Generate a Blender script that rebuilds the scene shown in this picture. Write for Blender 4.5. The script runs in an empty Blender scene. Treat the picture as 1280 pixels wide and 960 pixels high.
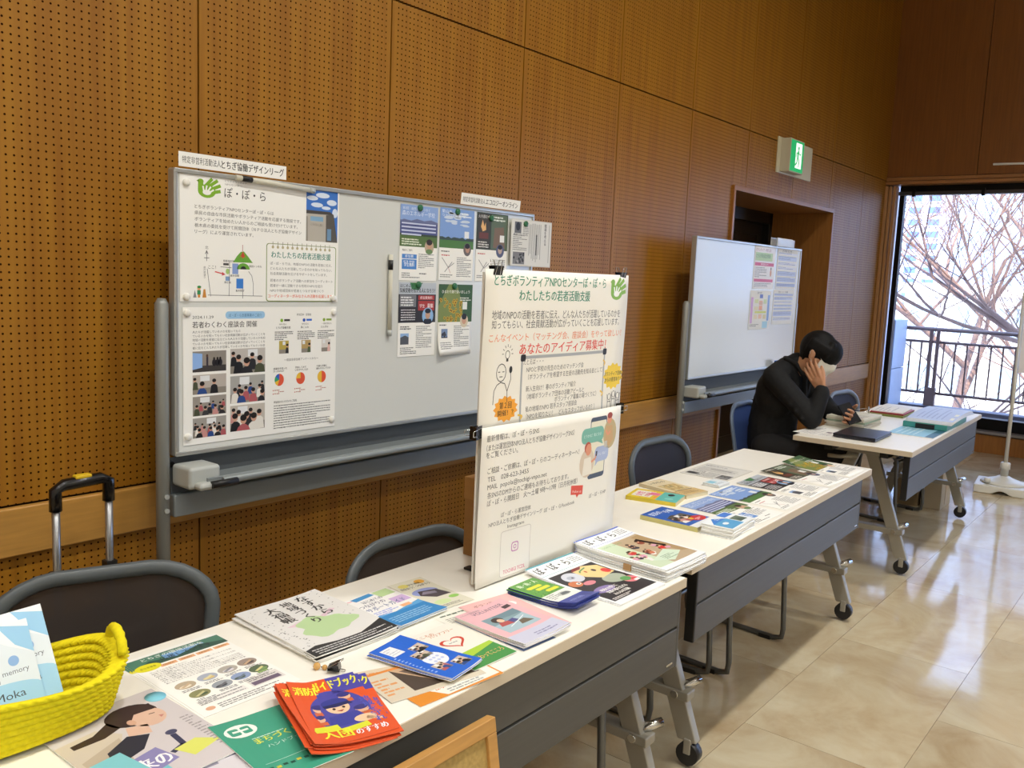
import bpy, bmesh, math, random
from mathutils import Vector, Matrix, Euler
S = bpy.context.scene
C = S.collection
R = math.radians
random.seed(4)

# ---------------------------------------------------------------- camera
cam = bpy.data.cameras.new('camera'); cam_o = bpy.data.objects.new('camera', cam); C.objects.link(cam_o)
cam.sensor_width = 36; cam.lens = 36 * 1095 / 1280; cam.clip_start = .02; cam.clip_end = 600
_r = (0.6270055, -0.77788161, 0.04200353); _d = (-0.07084808, -0.11063586, -0.99133257); _f = (0.77578647, 0.61859511, -0.12448071)
cam_o.matrix_world = Matrix(((_r[0], -_d[0], -_f[0], 0), (_r[1], -_d[1], -_f[1], 0), (_r[2], -_d[2], -_f[2], 1.48), (0, 0, 0, 1)))
S.camera = cam_o
# ---------------------------------------------------------------- sky, sun, lamps, exposure
W = bpy.data.worlds.new('sky'); S.world = W; W.use_nodes = True
bgn = W.node_tree.nodes['Background']; bgn.inputs[0].default_value = (.40, .58, 1, 1); bgn.inputs[1].default_value = 7
sun = bpy.data.lights.new('sun', 'SUN'); sun.energy = 15; sun.angle = R(.6); sun.color = (1, .93, .82)
sun_o = bpy.data.objects.new('sun', sun); C.objects.link(sun_o); sun_o.rotation_euler = (R(18), R(-48), 0)
LAMP_W = 40
LAMP_COL = (1, .987, .94)
S.view_settings.view_transform = 'Standard'; S.view_settings.look = 'None'
S.view_settings.exposure = 0; S.view_settings.gamma = 1

# ---------------------------------------------------------------- helpers
def lin(c):
    if isinstance(c, str): c = tuple(int(c[i:i+2], 16) / 255 for i in (0, 2, 4))
    return tuple(x / 12.92 if x <= .04045 else ((x + .055) / 1.055) ** 2.4 for x in c)
_m = {}
def mat(name, col, rough=.5, metal=0, spec=.5, **k):
    if name in _m: return _m[name]
    m = bpy.data.materials.new(name); m.use_nodes = True; b = m.node_tree.nodes['Principled BSDF']
    b.inputs['Base Color'].default_value = (*lin(col), 1); b.inputs['Roughness'].default_value = rough
    b.inputs['Metallic'].default_value = metal; b.inputs['Specular IOR Level'].default_value = spec
    for a, v in k.items(): b.inputs[a].default_value = v
    _m[name] = m; return m
def nodes(m): return m.node_tree.nodes, m.node_tree.links, m.node_tree.nodes['Principled BSDF']
def add(n, t, **k):
    x = n.new(t)
    for a, v in k.items(): setattr(x, a, v)
    return x
def noisy(m, scale=(1, 1, 1), s=10, amt=.1, bump=0, detail=4, colb=None):
    """vary the base colour with noise and optionally add fine relief"""
    n, l, b = nodes(m); tc = add(n, 'ShaderNodeTexCoord'); mp = add(n, 'ShaderNodeMapping'); mp.inputs['Scale'].default_value = scale
    l.new(tc.outputs['Object'], mp.inputs[0]); nz = add(n, 'ShaderNodeTexNoise'); nz.inputs['Scale'].default_value = s; nz.inputs['Detail'].default_value = detail
    l.new(mp.outputs[0], nz.inputs['Vector']); cr = add(n, 'ShaderNodeValToRGB'); c = b.inputs['Base Color'].default_value[:3]
    c2 = lin(colb) if colb else tuple(x * (1 - amt) for x in c); c1 = c if colb else tuple(min(1, x * (1 + amt)) for x in c)
    cr.color_ramp.elements[0].position = .3; cr.color_ramp.elements[1].position = .7
    cr.color_ramp.elements[0].color = (*c2, 1); cr.color_ramp.elements[1].color = (*c1, 1)
    l.new(nz.outputs[0], cr.inputs[0]); l.new(cr.outputs[0], b.inputs['Base Color'])
    if bump:
        bp = add(n, 'ShaderNodeBump'); bp.inputs['Strength'].default_value = bump; bp.inputs['Distance'].default_value = .002
        l.new(nz.outputs[0], bp.inputs['Height']); l.new(bp.outputs[0], b.inputs['Normal'])
    return m

class MB:
    def __init__(s): s.v = []; s.f = []; s.s = []
    def add(s, vs, fs, smooth=False, M=None):
        o = len(s.v)
        s.v += [tuple(M @ Vector(v)) for v in vs] if M else [tuple(v) for v in vs]
        s.f += [tuple(i + o for i in f) for f in fs]; s.s += [smooth] * len(fs); return s
    def box(s, x0, x1, y0, y1, z0, z1, M=None):
        return s.add([(x0,y0,z0),(x1,y0,z0),(x1,y1,z0),(x0,y1,z0),(x0,y0,z1),(x1,y0,z1),(x1,y1,z1),(x0,y1,z1)],
                     [(3,2,1,0),(4,5,6,7),(0,1,5,4),(1,2,6,5),(2,3,7,6),(3,0,4,7)], M=M)
    def tube(s, pts, r, n=8, closed=False, flat=1.0, caps=True, up=None):
        """tube along pts; r a number or one per point; flat squeezes the second cross axis"""
        P = [Vector(p) for p in pts]; N = len(P); rr = r if isinstance(r, (list, tuple)) else [r] * N
        vs = []; prev = None
        for i in range(N):
            if closed: t = P[(i + 1) % N] - P[i - 1]
            else: t = P[min(i + 1, N - 1)] - P[max(i - 1, 0)]
            t.normalize()
            if up is not None: a = Vector(up) - t * Vector(up).dot(t)
            elif prev is None:
                a = Vector((0, 0, 1)) if abs(t.z) < .9 else Vector((0, 1, 0)); a = a - t * a.dot(t)
            else: a = prev - t * prev.dot(t)
            a.normalize(); prev = a; b = t.cross(a)
            for k in range(n):
                an = 2 * math.pi * k / n; vs.append(P[i] + a * (math.cos(an) * rr[i] * flat) + b * (math.sin(an) * rr[i]))
        fs = []
        for i in range(N if closed else N - 1):
            j = (i + 1) % N
            for k in range(n): fs.append((i*n+k, i*n+(k+1)%n, j*n+(k+1)%n, j*n+k))
        s.add(vs, fs, True)
        if not closed and caps:
            o = len(s.v) - len(vs); s.f.append(tuple(o + k for k in reversed(range(n)))); s.f.append(tuple(o + (N-1)*n + k for k in range(n))); s.s += [False, False]
        return s
    def lathe(s, prof, n=20, M=None, cap=True):
        vs = [(r * math.cos(2*math.pi*k/n), r * math.sin(2*math.pi*k/n), z) for r, z in prof for k in range(n)]
        fs = [(i*n+k, i*n+(k+1)%n, (i+1)*n+(k+1)%n, (i+1)*n+k) for i in range(len(prof)-1) for k in range(n)]
        if cap: fs += [tuple(reversed(range(n))), tuple((len(prof)-1)*n + k for k in range(n))]
        return s.add(vs, fs, True, M)
    def prism(s, poly, z0, z1, M=None):
        n = len(poly)
        return s.add([(x, y, z0) for x, y in poly] + [(x, y, z1) for x, y in poly],
                     [tuple(reversed(range(n))), tuple(range(n, 2*n))] + [(i, (i+1)%n, n+(i+1)%n, n+i) for i in range(n)], M=M)
    def ball(s, c, r, n=10, M=None):
        rx, ry, rz = r if isinstance(r, (list, tuple)) else (r, r, r); vs = []; fs = []; h = max(4, n // 2)
        for i in range(h + 1):
            a = math.pi * i / h
            for k in range(n): vs.append((c[0] + rx*math.sin(a)*math.cos(2*math.pi*k/n), c[1] + ry*math.sin(a)*math.sin(2*math.pi*k/n), c[2] + rz*math.cos(a)))
        for i in range(h):
            for k in range(n): fs.append((i*n+k, (i+1)*n+k, (i+1)*n+(k+1)%n, i*n+(k+1)%n))
        return s.add(vs, fs, True, M)
    def mesh(s, name, m):
        me = bpy.data.meshes.new(name); me.from_pydata(s.v, [], s.f); me.polygons.foreach_set('use_smooth', s.s); me.update()
        if m: me.materials.append(m)
        return me
    def build(s, name, m, parent=None, loc=None, rot=None, bevel=0, bseg=2):
        o = bpy.data.objects.new(name, s.mesh(name, m)); C.objects.link(o)
        if parent: o.parent = parent
        if loc: o.location = loc
        if rot: o.rotation_euler = rot
        if bevel:
            b = o.modifiers.new('bevel', 'BEVEL'); b.width = bevel; b.segments = bseg; b.limit_method = 'ANGLE'; b.angle_limit = R(40)
            w = o.modifiers.new('wn', 'WEIGHTED_NORMAL'); w.keep_sharp = False
        return o
def tag(o, label, cat, group=None, kind=None):
    if label: o['label'] = label
    if cat: o['category'] = cat
    if group: o['group'] = group
    if kind: o['kind'] = kind
    return o
def empty(name, loc, rz=0, label=None, cat=None, group=None):
    o = bpy.data.objects.new(name, None); C.objects.link(o); o.location = loc; o.rotation_euler = (0, 0, rz); o.empty_display_size = .05
    return tag(o, label, cat, group)
def struct(o): o['kind'] = 'structure'; return o
def copy_tree(o, parent=None, loc=None, rz=None, label=None, group=None):
    c = o.copy(); C.objects.link(c)
    if parent: c.parent = parent
    for ch in list(o.children): copy_tree(ch, c)
    if loc: c.location = loc
    if rz is not None: c.rotation_euler = (c.rotation_euler[0], c.rotation_euler[1], rz)
    if label: c['label'] = label
    if group: c['group'] = group
    return c

# ---------------------------------------------------------------- print engine: flat print in mm, origin top left of the sheet, y down
ink = bpy.data.materials.new('printed_ink'); ink.use_nodes = True
_n, _l, _b = nodes(ink); _a = add(_n, 'ShaderNodeAttribute', attribute_name='ink'); _l.new(_a.outputs['Color'], _b.inputs['Base Color'])
_b.inputs['Roughness'].default_value = .42; _b.inputs['Specular IOR Level'].default_value = .35
_glyph = {}
_cu = bpy.data.curves.new('type', 'FONT'); _to = bpy.data.objects.new('type', _cu); C.objects.link(_to)
def glyphs(t, res=2):
    if (t, res) in _glyph: return _glyph[t, res]
    _cu.body = t; _cu.resolution_u = res; dg = bpy.context.evaluated_depsgraph_get(); dg.update()
    e = _to.evaluated_get(dg); m = e.to_mesh()
    v = [(a.co.x, a.co.y) for a in m.vertices]; f = [tuple(p.vertices) for p in m.polygons]; e.to_mesh_clear()
    x0 = min([a[0] for a in v], default=0); x1 = max([a[0] for a in v], default=1)
    _glyph[t, res] = ([(a[0] - x0, a[1]) for a in v], f, max(.01, x1 - x0)); return _glyph[t, res]
POOL = '地域の活動を若者に伝えどんな人たちが活躍しているのかを知ってもらい社会貢献活動が広がっていくことを応援していますボランティア募集中お問い合わせは当センターまで開催日時会場参加費無料定員名申込方法電話またはメールにてお願いいたします主催共催後援'
class Print:
    def __init__(s, w, h): s.w = w; s.h = h; s.v = []; s.f = []; s.c = []
    def poly(s, pts, col, L=1):
        o = len(s.v); s.v += [(x, y, L) for x, y in pts]; s.f.append(tuple(range(o, o + len(pts)))[::-1]); s.c.append(lin(col)); return s
    def rect(s, x, y, w, h, col, L=1, cell=0):
        nx = max(1, int(w / cell)) if cell else 1; ny = max(1, int(h / cell)) if cell else 1
        for i in range(nx):
            for j in range(ny):
                a = x + w*i/nx; b = y + h*j/ny; s.poly([(a, b), (a + w/nx, b), (a + w/nx, b + h/ny), (a, b + h/ny)], col, L)
        return s
    def rrect(s, x, y, w, h, r, col, L=1):
        p = []
        for cx, cy, a0 in ((x+w-r, y+r, -90), (x+w-r, y+h-r, 0), (x+r, y+h-r, 90), (x+r, y+r, 180)):
            for k in range(5): a = R(a0 + 22.5*k); p.append((cx + r*math.cos(a), cy + r*math.sin(a)))
        return s.poly(p, col, L)
    def ell(s, cx, cy, rx, ry=None, col='000000', L=1, a0=0, a1=360, n=20):
        ry = ry or rx; p = [(cx + rx*math.cos(R(a0 + (a1-a0)*k/n)), cy + ry*math.sin(R(a0 + (a1-a0)*k/n))) for k in range(n if a1-a0 == 360 else n + 1)]
        if a1 - a0 != 360: p.append((cx, cy))
        return s.poly(p, col, L)
    def line(s, pts, w, col, L=1, closed=False):
        n = len(pts)
        for i in range(n if closed else n - 1):
            (x0, y0), (x1, y1) = pts[i], pts[(i+1) % n]; d = math.hypot(x1-x0, y1-y0) or 1; a = -(y1-y0)/d*w/2; b = (x1-x0)/d*w/2
            s.poly([(x0+a, y0+b), (x0-a, y0-b), (x1-a, y1-b), (x1+a, y1+b)], col, L)
        return s
    def text(s, t, x, y, h, col='333333', w=None, L=3, bold=0, rot=0, align='l', res=2, slope=0):
        """x, y = left end of the baseline; h = cap height-ish in mm; w fits the width"""
        v, f, tw = glyphs(t, res); sy = h / .86; sx = (w / tw) if w else sy
        ox = 0 if align == 'l' else (-tw*sx/2 if align == 'c' else -tw*sx); ca, sa = math.cos(R(rot)), math.sin(R(rot))
        for k, d in enumerate(([0] if not bold else [-bold*h*.5, 0, bold*h*.5])):
            o = len(s.v)
            for a, b in v:
                px = a*sx + ox + d; py = -b*sy + px*slope; s.v.append((x + px*ca - py*sa, y + px*sa + py*ca, L + k*.3))
            s.f += [tuple(i + o for i in q)[::1] for q in f]; s.c += [lin(col)] * len(f)
        return s
    def vtext(s, t, x, y, h, col='333333', L=3, bold=0, rot=0):
        ca, sa = math.cos(R(rot)), math.sin(R(rot))
        for k, ch in enumerate(t): s.text(ch, x - sa*k*h*1.1, y + h + ca*k*h*1.1, h, col, L=L, bold=bold, rot=rot, align='c')
        return s
    def body(s, x, y, w, n, h, gap, col='555555', L=2, seed=1, res=1):
        """n lines of small running text"""
        rn = random.Random(seed)
        for i in range(n):
            full = rn.random() > .25; ww = w if full else w * rn.uniform(.4, .85); k = max(4, int(ww / (h * 1.12))); k = min(k, 60)
            a = (rn.randrange(6)) * 7; t = (POOL * 2)[a:a + k]; s.text(t, x, y + i*gap, h, col, w=ww, L=L, res=res)
        return s
    def dashes(s, x, y, w, n, h, gap, col='777777', L=2, seed=1):
        """lines of print too small to read: short runs"""
        rn = random.Random(seed)
        for i in range(n):
            a = 0; ww = w if rn.random() > .3 else w * rn.uniform(.4, .9)
            while a < ww:
                b = rn.uniform(1.2, 3.2) * h; b = min(b, ww - a); s.rect(x + a, y + i*gap, b * .85, h * rn.uniform(.7, 1), col, L); a += b
        return s
    def people(s, x, y, w, h, n, bg='b9b4ab', seed=1, L=2, cols=None, tone=None, close=False):
        """a photograph of people in a room"""
        rn = random.Random(seed); s.rect(x, y, w, h, bg, L); s.rect(x, y + h*.68, w, h*.32, tone or '8d867c', L + .5)
        s.rect(x + w*rn.uniform(.1, .6), y + h*.05, w*.28, h*.28, 'e4e6e8', L + .6)
        cols = cols or ['26262b', '2b4a8a', 'c98f8b', 'e8e4dc', '3a3a3c', '4a4f3a', 'b05a60', '1c1c20']
        for i in range(n):
            q = (i + .5) / n; cx = x + w * (.06 + .88 * ((i * .618 + rn.uniform(-.04, .04)) % 1)); sc = h * (.10 + .10 * q) * (1.5 if close else 1)
            cy = y + h * (.28 + .42 * q) - (h*.1 if close else 0); bw = sc * 1.05; LL = L + 1 + i * .35
            top = min(cy + sc*2.9, y + h - .3); l = max(x + .2, cx - bw); r = min(x + w - .2, cx + bw)
            if r - l < 1 or top - cy < 1: continue
            s.poly([(l, top), (l + (r-l)*.12, cy + sc*.95), (l + (r-l)*.35, cy + sc*.6), (l + (r-l)*.65, cy + sc*.6), (r - (r-l)*.12, cy + sc*.95), (r, top)], rn.choice(cols), LL)
            hx = min(max(cx, x + sc*.6), x + w - sc*.6); s.ell(hx, cy, sc*.5, sc*.62, 'cfa088', LL + .1, n=10); s.ell(hx, cy - sc*.25, sc*.52, sc*.45, '1d1714', LL + .2, n=10)
        return s
    def landscape(s, x, y, w, h, sky='7d9ccd', ground='5d7447', seed=1, L=2, roof='4a4a4c', clouds=4, hz=.7):
        rn = random.Random(seed); s.rect(x, y, w, h*hz, sky, L, cell=30); s.rect(x, y + h*hz, w, h*(1-hz), ground, L, cell=30)
        for i in range(clouds):
            for k in range(3): cx = x + w*rn.uniform(.2, .8); cy = y + h*rn.uniform(.08, hz*.6); s.ell(cx, cy, w*rn.uniform(.06, .14), h*rn.uniform(.015, .04), 'c9d5e6', L + 1 + .1*k, n=12)
        yy = y + h*hz; p = [(x, yy + h*.02)]
        for k in range(13): p.append((x + w*k/12, yy - h*(.02 + .05*abs(math.sin(k*1.3 + seed)))))
        p.append((x + w, yy + h*.02)); s.poly(p[::-1], roof, L + 2); return s
    def hand(s, x, y, w, h, col='7fae2f', L=2):
        """green bird shaped like an open hand, with a small white hand in it"""
        q = lambda pts: [(x + a*w, y + b*h) for a, b in pts]
        s.ell(x + .42*w, y + .66*h, .36*w, .33*h, col, L); s.ell(x + .17*w, y + .2*h, .12*w, .12*h, col, L + .1); s.poly(q([(.0, .2), (.1, .12), (.1, .24)]), col, L + .1)
        s.poly(q([(.07, .25), (.27, .2), (.3, .62), (.06, .62)]), col, L + .15)
        for a, b, c2, d in ((.30, .5, .64, .02), (.42, .5, .86, .08), (.5, .6, .98, .32), (.52, .74, .98, .60)):
            s.line([(x + a*w, y + b*h), (x + c2*w, y + d*h)], .12*w, col, L + .2)
        s.ell(x + .42*w, y + .72*h, .17*w, .13*h, 'f1f0ea', L + .5)
        for a, b, c2, d in ((.3, .68, .26, .42), (.38, .66, .42, .38), (.46, .66, .58, .42), (.52, .72, .70, .56)): s.line([(x + a*w, y + b*h), (x + c2*w, y + d*h)], .06*w, 'f1f0ea', L + .6)
        return s
    def build(s, name, parent, warp=None, z=.00015, lift=2e-5, n=None):
        vs = [((x - s.w/2) / 1000, (s.h/2 - y) / 1000, L * lift) for x, y, L in s.v]
        me = bpy.data.meshes.new(name); me.from_pydata(vs, [], s.f); me.update()
        cols = s.c
        if warp:                       # cut the print along the grid of the bent sheet so that it follows it
            bm = bmesh.new(); bm.from_mesh(me); ly = bm.faces.layers.int.new('c')
            for i, f in enumerate(bm.faces): f[ly] = i
            W_, H_ = s.w / 1000, s.h / 1000; nx, ny = n
            for k in range(1, nx): bmesh.ops.bisect_plane(bm, geom=bm.verts[:] + bm.edges[:] + bm.faces[:], plane_co=(-W_/2 + W_*k/nx, 0, 0), plane_no=(1, 0, 0), dist=1e-7)
            for k in range(1, ny): bmesh.ops.bisect_plane(bm, geom=bm.verts[:] + bm.edges[:] + bm.faces[:], plane_co=(0, -H_/2 + H_*k/ny, 0), plane_no=(0, 1, 0), dist=1e-7)
            g = {}
            def gv(i, j):
                if (i, j) not in g: g[i, j] = warp(-W_/2 + W_*i/nx, -H_/2 + H_*j/ny)
                return g[i, j]
            for v in bm.verts:
                u = (v.co.x + W_/2) / W_ * nx; w = (v.co.y + H_/2) / H_ * ny; i = min(max(int(u), 0), nx - 1); j = min(max(int(w), 0), ny - 1); u -= i; w -= j
                v.co.z = v.co.z * 1.8 + (gv(i, j)*(1-u) + gv(i+1, j)*u)*(1-w) + (gv(i, j+1)*(1-u) + gv(i+1, j+1)*u)*w
            cols = [s.c[f[ly]] for f in bm.faces]; bm.faces.layers.int.remove(ly); bm.to_mesh(me); bm.free()
        for v in me.vertices: v.co.z += z
        # every face to look up
        at = me.color_attributes.new('ink', 'FLOAT_COLOR', 'CORNER'); buf = []
        for p in me.polygons: buf += [*cols[p.index], 1.0] * p.loop_total
        at.data.foreach_set('color', buf); me.materials.append(ink)
        o = bpy.data.objects.new(name, me); C.objects.link(o); o.parent = parent; return o

def sheet_mesh(w, h, t, m, warp=None, nx=1, ny=1, side=None):
    """a sheet or block of paper w x h (mm), t thick (mm); top face at z = t"""
    b = MB(); w /= 1000; h /= 1000; t /= 1000
    if not warp: nx = ny = 1
    g = lambda i, j, z: (-w/2 + w*i/nx, -h/2 + h*j/ny, z + (warp(-w/2 + w*i/nx, -h/2 + h*j/ny) if warp else 0))
    vs = [g(i, j, t) for j in range(ny + 1) for i in range(nx + 1)] + [g(i, j, 0) for j in range(ny + 1) for i in range(nx + 1)]
    N = (nx + 1) * (ny + 1); k = lambda i, j: j * (nx + 1) + i; f = []
    for j in range(ny):
        for i in range(nx): f += [(k(i,j), k(i+1,j), k(i+1,j+1), k(i,j+1)), (N+k(i,j+1), N+k(i+1,j+1), N+k(i+1,j), N+k(i,j))]
    for i in range(nx): f += [(N+k(i,0), N+k(i+1,0), k(i+1,0), k(i,0)), (k(i,ny), k(i+1,ny), N+k(i+1,ny), N+k(i,ny))]
    for j in range(ny): f += [(k(0,j), k(0,j+1), N+k(0,j+1), N+k(0,j)), (N+k(nx,j), N+k(nx,j+1), k(nx,j+1), k(nx,j))]
    b.add(vs, f, bool(warp)); return b
paper = mat('white_paper', 'f2f1ec', .6, spec=.3)
coated = mat('coated_paper', 'f0f0ee', .35, spec=.45)
edge = noisy(mat('page_edges', 'dcdad3', .8, spec=.2), (3, 3, 900), 1, .12)
def doc(name, pr, label, cat, loc, rz=0, wall=False, t=.3, m=None, warp=None, group=None, sub='printed_front', tilt=0, n=(10, 14)):
    o = sheet_mesh(pr.w, pr.h, t, m or paper, warp, *n).build(name, m or paper)
    o.location = loc; o.rotation_euler = (R(90), R(tilt), 0) if wall else (0, 0, R(rz)); tag(o, label, cat, group)
    if pr.f: pr.build(sub, o, warp, z=t/1000 + .0001, n=n)
    return o
# ================================================================ SETTING
DW = 2.70; EX = 9.15; X0 = -3.2; Y0 = -6.0; CH = 4.7
JX = [1.651 + .8495 * k for k in range(-6, 9)] + [EX]
wood = mat('perforated_wood_veneer', '95641d', .42, spec=.35)
def perforate(m):
    n, l, b = nodes(m); tc = add(n, 'ShaderNodeTexCoord'); sx = add(n, 'ShaderNodeSeparateXYZ'); l.new(tc.outputs['Object'], sx.inputs[0])
    def mt(op, a, b_=None, c=None):
        x = add(n, 'ShaderNodeMath', operation=op)
        for i, v in enumerate((a, b_, c)):
            if v is None: continue
            if isinstance(v, (int, float)): x.inputs[i].default_value = v
            else: l.new(v, x.inputs[i])
        return x.outputs[0]
    P = .0218; d = []
    for o_, off in ((sx.outputs[0], .033 - P/2), (sx.outputs[2], .010)):
        f = mt('FRACT', mt('DIVIDE', mt('SUBTRACT', o_, off), P)); d.append(mt('POWER', mt('SUBTRACT', f, .5), 2))
    r = mt('SQRT', mt('ADD', d[0], d[1])); hole = mt('LESS_THAN', r, .145)
    inside = mt('MULTIPLY', mt('GREATER_THAN', sx.outputs[0], .024), mt('LESS_THAN', sx.outputs[0], .8495 - .03)); hole = mt('MULTIPLY', hole, inside)
    mp = add(n, 'ShaderNodeMapping'); mp.inputs['Scale'].default_value = (30, 30, 1.4); l.new(tc.outputs['Object'], mp.inputs[0])
    oi = add(n, 'ShaderNodeObjectInfo'); va = add(n, 'ShaderNodeVectorMath', operation='ADD'); l.new(mp.outputs[0], va.inputs[0]); cx = add(n, 'ShaderNodeCombineXYZ')
    l.new(mt('MULTIPLY', oi.outputs['Random'], 40), cx.inputs[0]); l.new(cx.outputs[0], va.inputs[1])
    nz = add(n, 'ShaderNodeTexNoise'); nz.inputs['Scale'].default_value = 1; nz.inputs['Detail'].default_value = 5; l.new(va.outputs[0], nz.inputs['Vector'])
    cr = add(n, 'ShaderNodeValToRGB'); cr.color_ramp.elements[0].position = .32; cr.color_ramp.elements[1].position = .68
    cr.color_ramp.elements[0].color = (*lin('8d5b13'), 1); cr.color_ramp.elements[1].color = (*lin('9f6d1a'), 1); l.new(nz.outputs[0], cr.inputs[0])
    mx = add(n, 'ShaderNodeMix', data_type='RGBA'); l.new(hole, mx.inputs[0]); l.new(cr.outputs[0], mx.inputs[6]); mx.inputs[7].default_value = (*lin('2a1206'), 1)
    l.new(mx.outputs[2], b.inputs['Base Color'])
    sp = mt('MULTIPLY_ADD', hole, -.35, .35); l.new(sp, b.inputs['Specular IOR Level'])
perforate(wood)
rail_wood = noisy(mat('handrail_wood', 'b3843f', .38), (1, 6, 14), 6, .10)
jamb_wood = noisy(mat('jamb_wood', '9a6630', .4), (12, 12, 1), 5, .14)
end_wood = noisy(mat('end_wall_veneer', '86521f', .42), (1, 26, 1.2), 2, .12)
backing = mat('panel_joint_backing', '2c1808', .9)  # dark colour stands in for the joint shadows between panels
plaster = noisy(mat('ceiling_plaster', 'd9d4ca', .9), s=30, amt=.03)
dark_metal = mat('dark_window_metal', '17181c', .35, .6)

# long wall: backing boards (with the door opening), panels, handrail, skirting
DX0, DX1, DZ = 5.72, 7.66, 2.115
b = MB(); b.box(X0, DX0 - .02, DW, DW + .12, 0, CH); b.box(DX1 + .02, EX + .3, DW, DW + .12, 0, CH); b.box(DX0 - .02, DX1 + .02, DW, DW + .12, DZ + .02, CH)
wall = struct(b.build('wall_left', backing))
def panel(x0, x1, z0, z1, parent, m=wood, y=DW, xo=None, extra=None, th=.018):
    xo = x0 if xo is None else xo; mb = MB(); mb.box(x0 - xo, x1 - xo, -th, 0, 0, z1 - z0)
    if extra: a, b_, c, d = extra; mb.box(a - xo, b_ - xo, -th, 0, c - z0, d - z0)
    return mb.build('wall_panel', m, parent, (xo, y, z0))
G = .0035
for a, c in zip(JX[:-1], JX[1:]):
    l, r = a + G, c - G
    rows = [(.06, .596), (.750, 2.5365), (2.5435, 4.66)]
    for z0, z1 in rows:
        if z0 > 2 or r < DX0 - .03 or l > DX1 + .03: panel(l, r, z0, z1, wall, xo=l)
        else:
            if l < DX0 - .03: panel(l, DX0 - .032, z0, z1, wall, xo=l)
            if r > DX1 + .03: panel(DX1 + .032, r, z0, z1, wall, xo=l)
            if z1 > 2:                                                   # the strip above the door
                panel(max(l, DX0 - .03), min(r, DX1 + .03), DZ + .034, z1, wall, xo=l)
for i, (x0, x1) in enumerate([(X0, DX0 - .03), (DX1 + .03, 9.02)]):
    b = MB(); b.box(x0, x1, DW - .045, DW - .018, .600, .746); struct(b.build('trim_%d' % (i + 1), rail_wood, bevel=.006))
    b = MB(); b.box(x0, x1, DW - .026, DW, 0, .06); struct(b.build('baseboard_left' if i == 0 else 'baseboard_back', jamb_wood, bevel=.002))
# door 1: recess with casing, dark double door
d = struct(empty('door_1', ((DX0 + DX1) / 2, DW, 0))); hw = (DX1 - DX0) / 2; DY = .62
b = MB()
b.box(-hw - .03, -hw, -.035, DY, 0, DZ); b.box(hw, hw + .03, -.035, DY, 0, DZ); b.box(-hw - .03, hw + .03, -.035, DY, DZ, DZ + .034)
b.build('door_casing', jamb_wood, d, bevel=.003)
blk = mat('dark_door_paint', '191614', .35); b = MB(); b.box(-hw, -hw + .07, DY - .12, DY, 0, DZ); b.box(hw - .07, hw, DY - .12, DY, 0, DZ); b.box(-hw, hw, DY - .12, DY, DZ - .1, DZ)
b.build('door_frame', blk, d, bevel=.004)
for s in (-1, 1):
    b = MB(); xa, xb = (-hw + .07, -.003) if s < 0 else (.003, hw - .07); b.box(xa, xb, DY - .06, DY - .02, 0, DZ - .1)
    lf = b.build('door_leaf', blk, d, bevel=.003)
    b = MB()
    for z0, z1 in ((.15, .95), (1.05, DZ - .2)): b.tube([(xa + .12, DY - .063, z0), (xb - .12, DY - .063, z0), (xb - .12, DY - .063, z1), (xa + .12, DY - .063, z1)], .006, 6, closed=True)
    b.build('door_moulding', mat('door_moulding_grey', '4a453f', .35), lf)
    b = MB(); b.tube([(-.06*s*-1, DY - .06, .95), (-.06*s*-1, DY - .11, .95), (-.06*s*-1, DY - .11, 1.15), (-.06*s*-1, DY - .06, 1.15)], .009); b.build('door_handle', mat('steel', 'b7b8b8', .25, 1), lf)

# end wall with the big window
WY0, WY1, WZ0, WZ1 = -3.4, 2.58, .20, 2.44
b = MB(); b.box(EX, EX + .25, Y0, WY0, 0, CH); b.box(EX, EX + .25, WY1 + .06, DW + .12, 0, CH); b.box(EX, EX + .25, WY0, WY1 + .06, WZ1 + .1, CH); b.box(EX, EX + .25, WY0, WY1 + .06, 0, WZ0 - .02)
endw = struct(b.build('wall_end', backing))
ys = [2.695, 1.885, 1.075, .265, -.545, -1.355, -2.165, -2.975, -3.785, -4.6, -5.4, Y0]
for a, c in zip(ys[:-1], ys[1:]):
    for z0, z1 in ((2.575, 4.66),):
        b = MB(); b.box(-.018, 0, c + .003, a - .003, z0, z1); b.build('wall_panel', end_wood, endw, (EX, 0, 0))
b = MB(); b.box(EX - .03, EX, WY0, DW - .02, 0, WZ0 - .03); struct(b.build('baseboard_end', jamb_wood, bevel=.003))
b = MB(); b.box(EX - .035, EX + .02, WY0 - .1, DW - .02, 2.535, 2.57); b.box(EX - .055, EX + .16, WY0 - .1, DW - .02, WZ1 + .06, 2.53); struct(b.build('trim_3', noisy(mat('window_head_wood', 'a87444', .35), (5, .6, 5), 4, .07), bevel=.004))
b = MB(); b.box(EX - .05, EX + .2, WY0, WY1 + .03, WZ0 - .02, WZ0 + .004); struct(b.build('trim_4', mat('pale_sill_stone', '8d8a8c', .25), bevel=.004))
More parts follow.
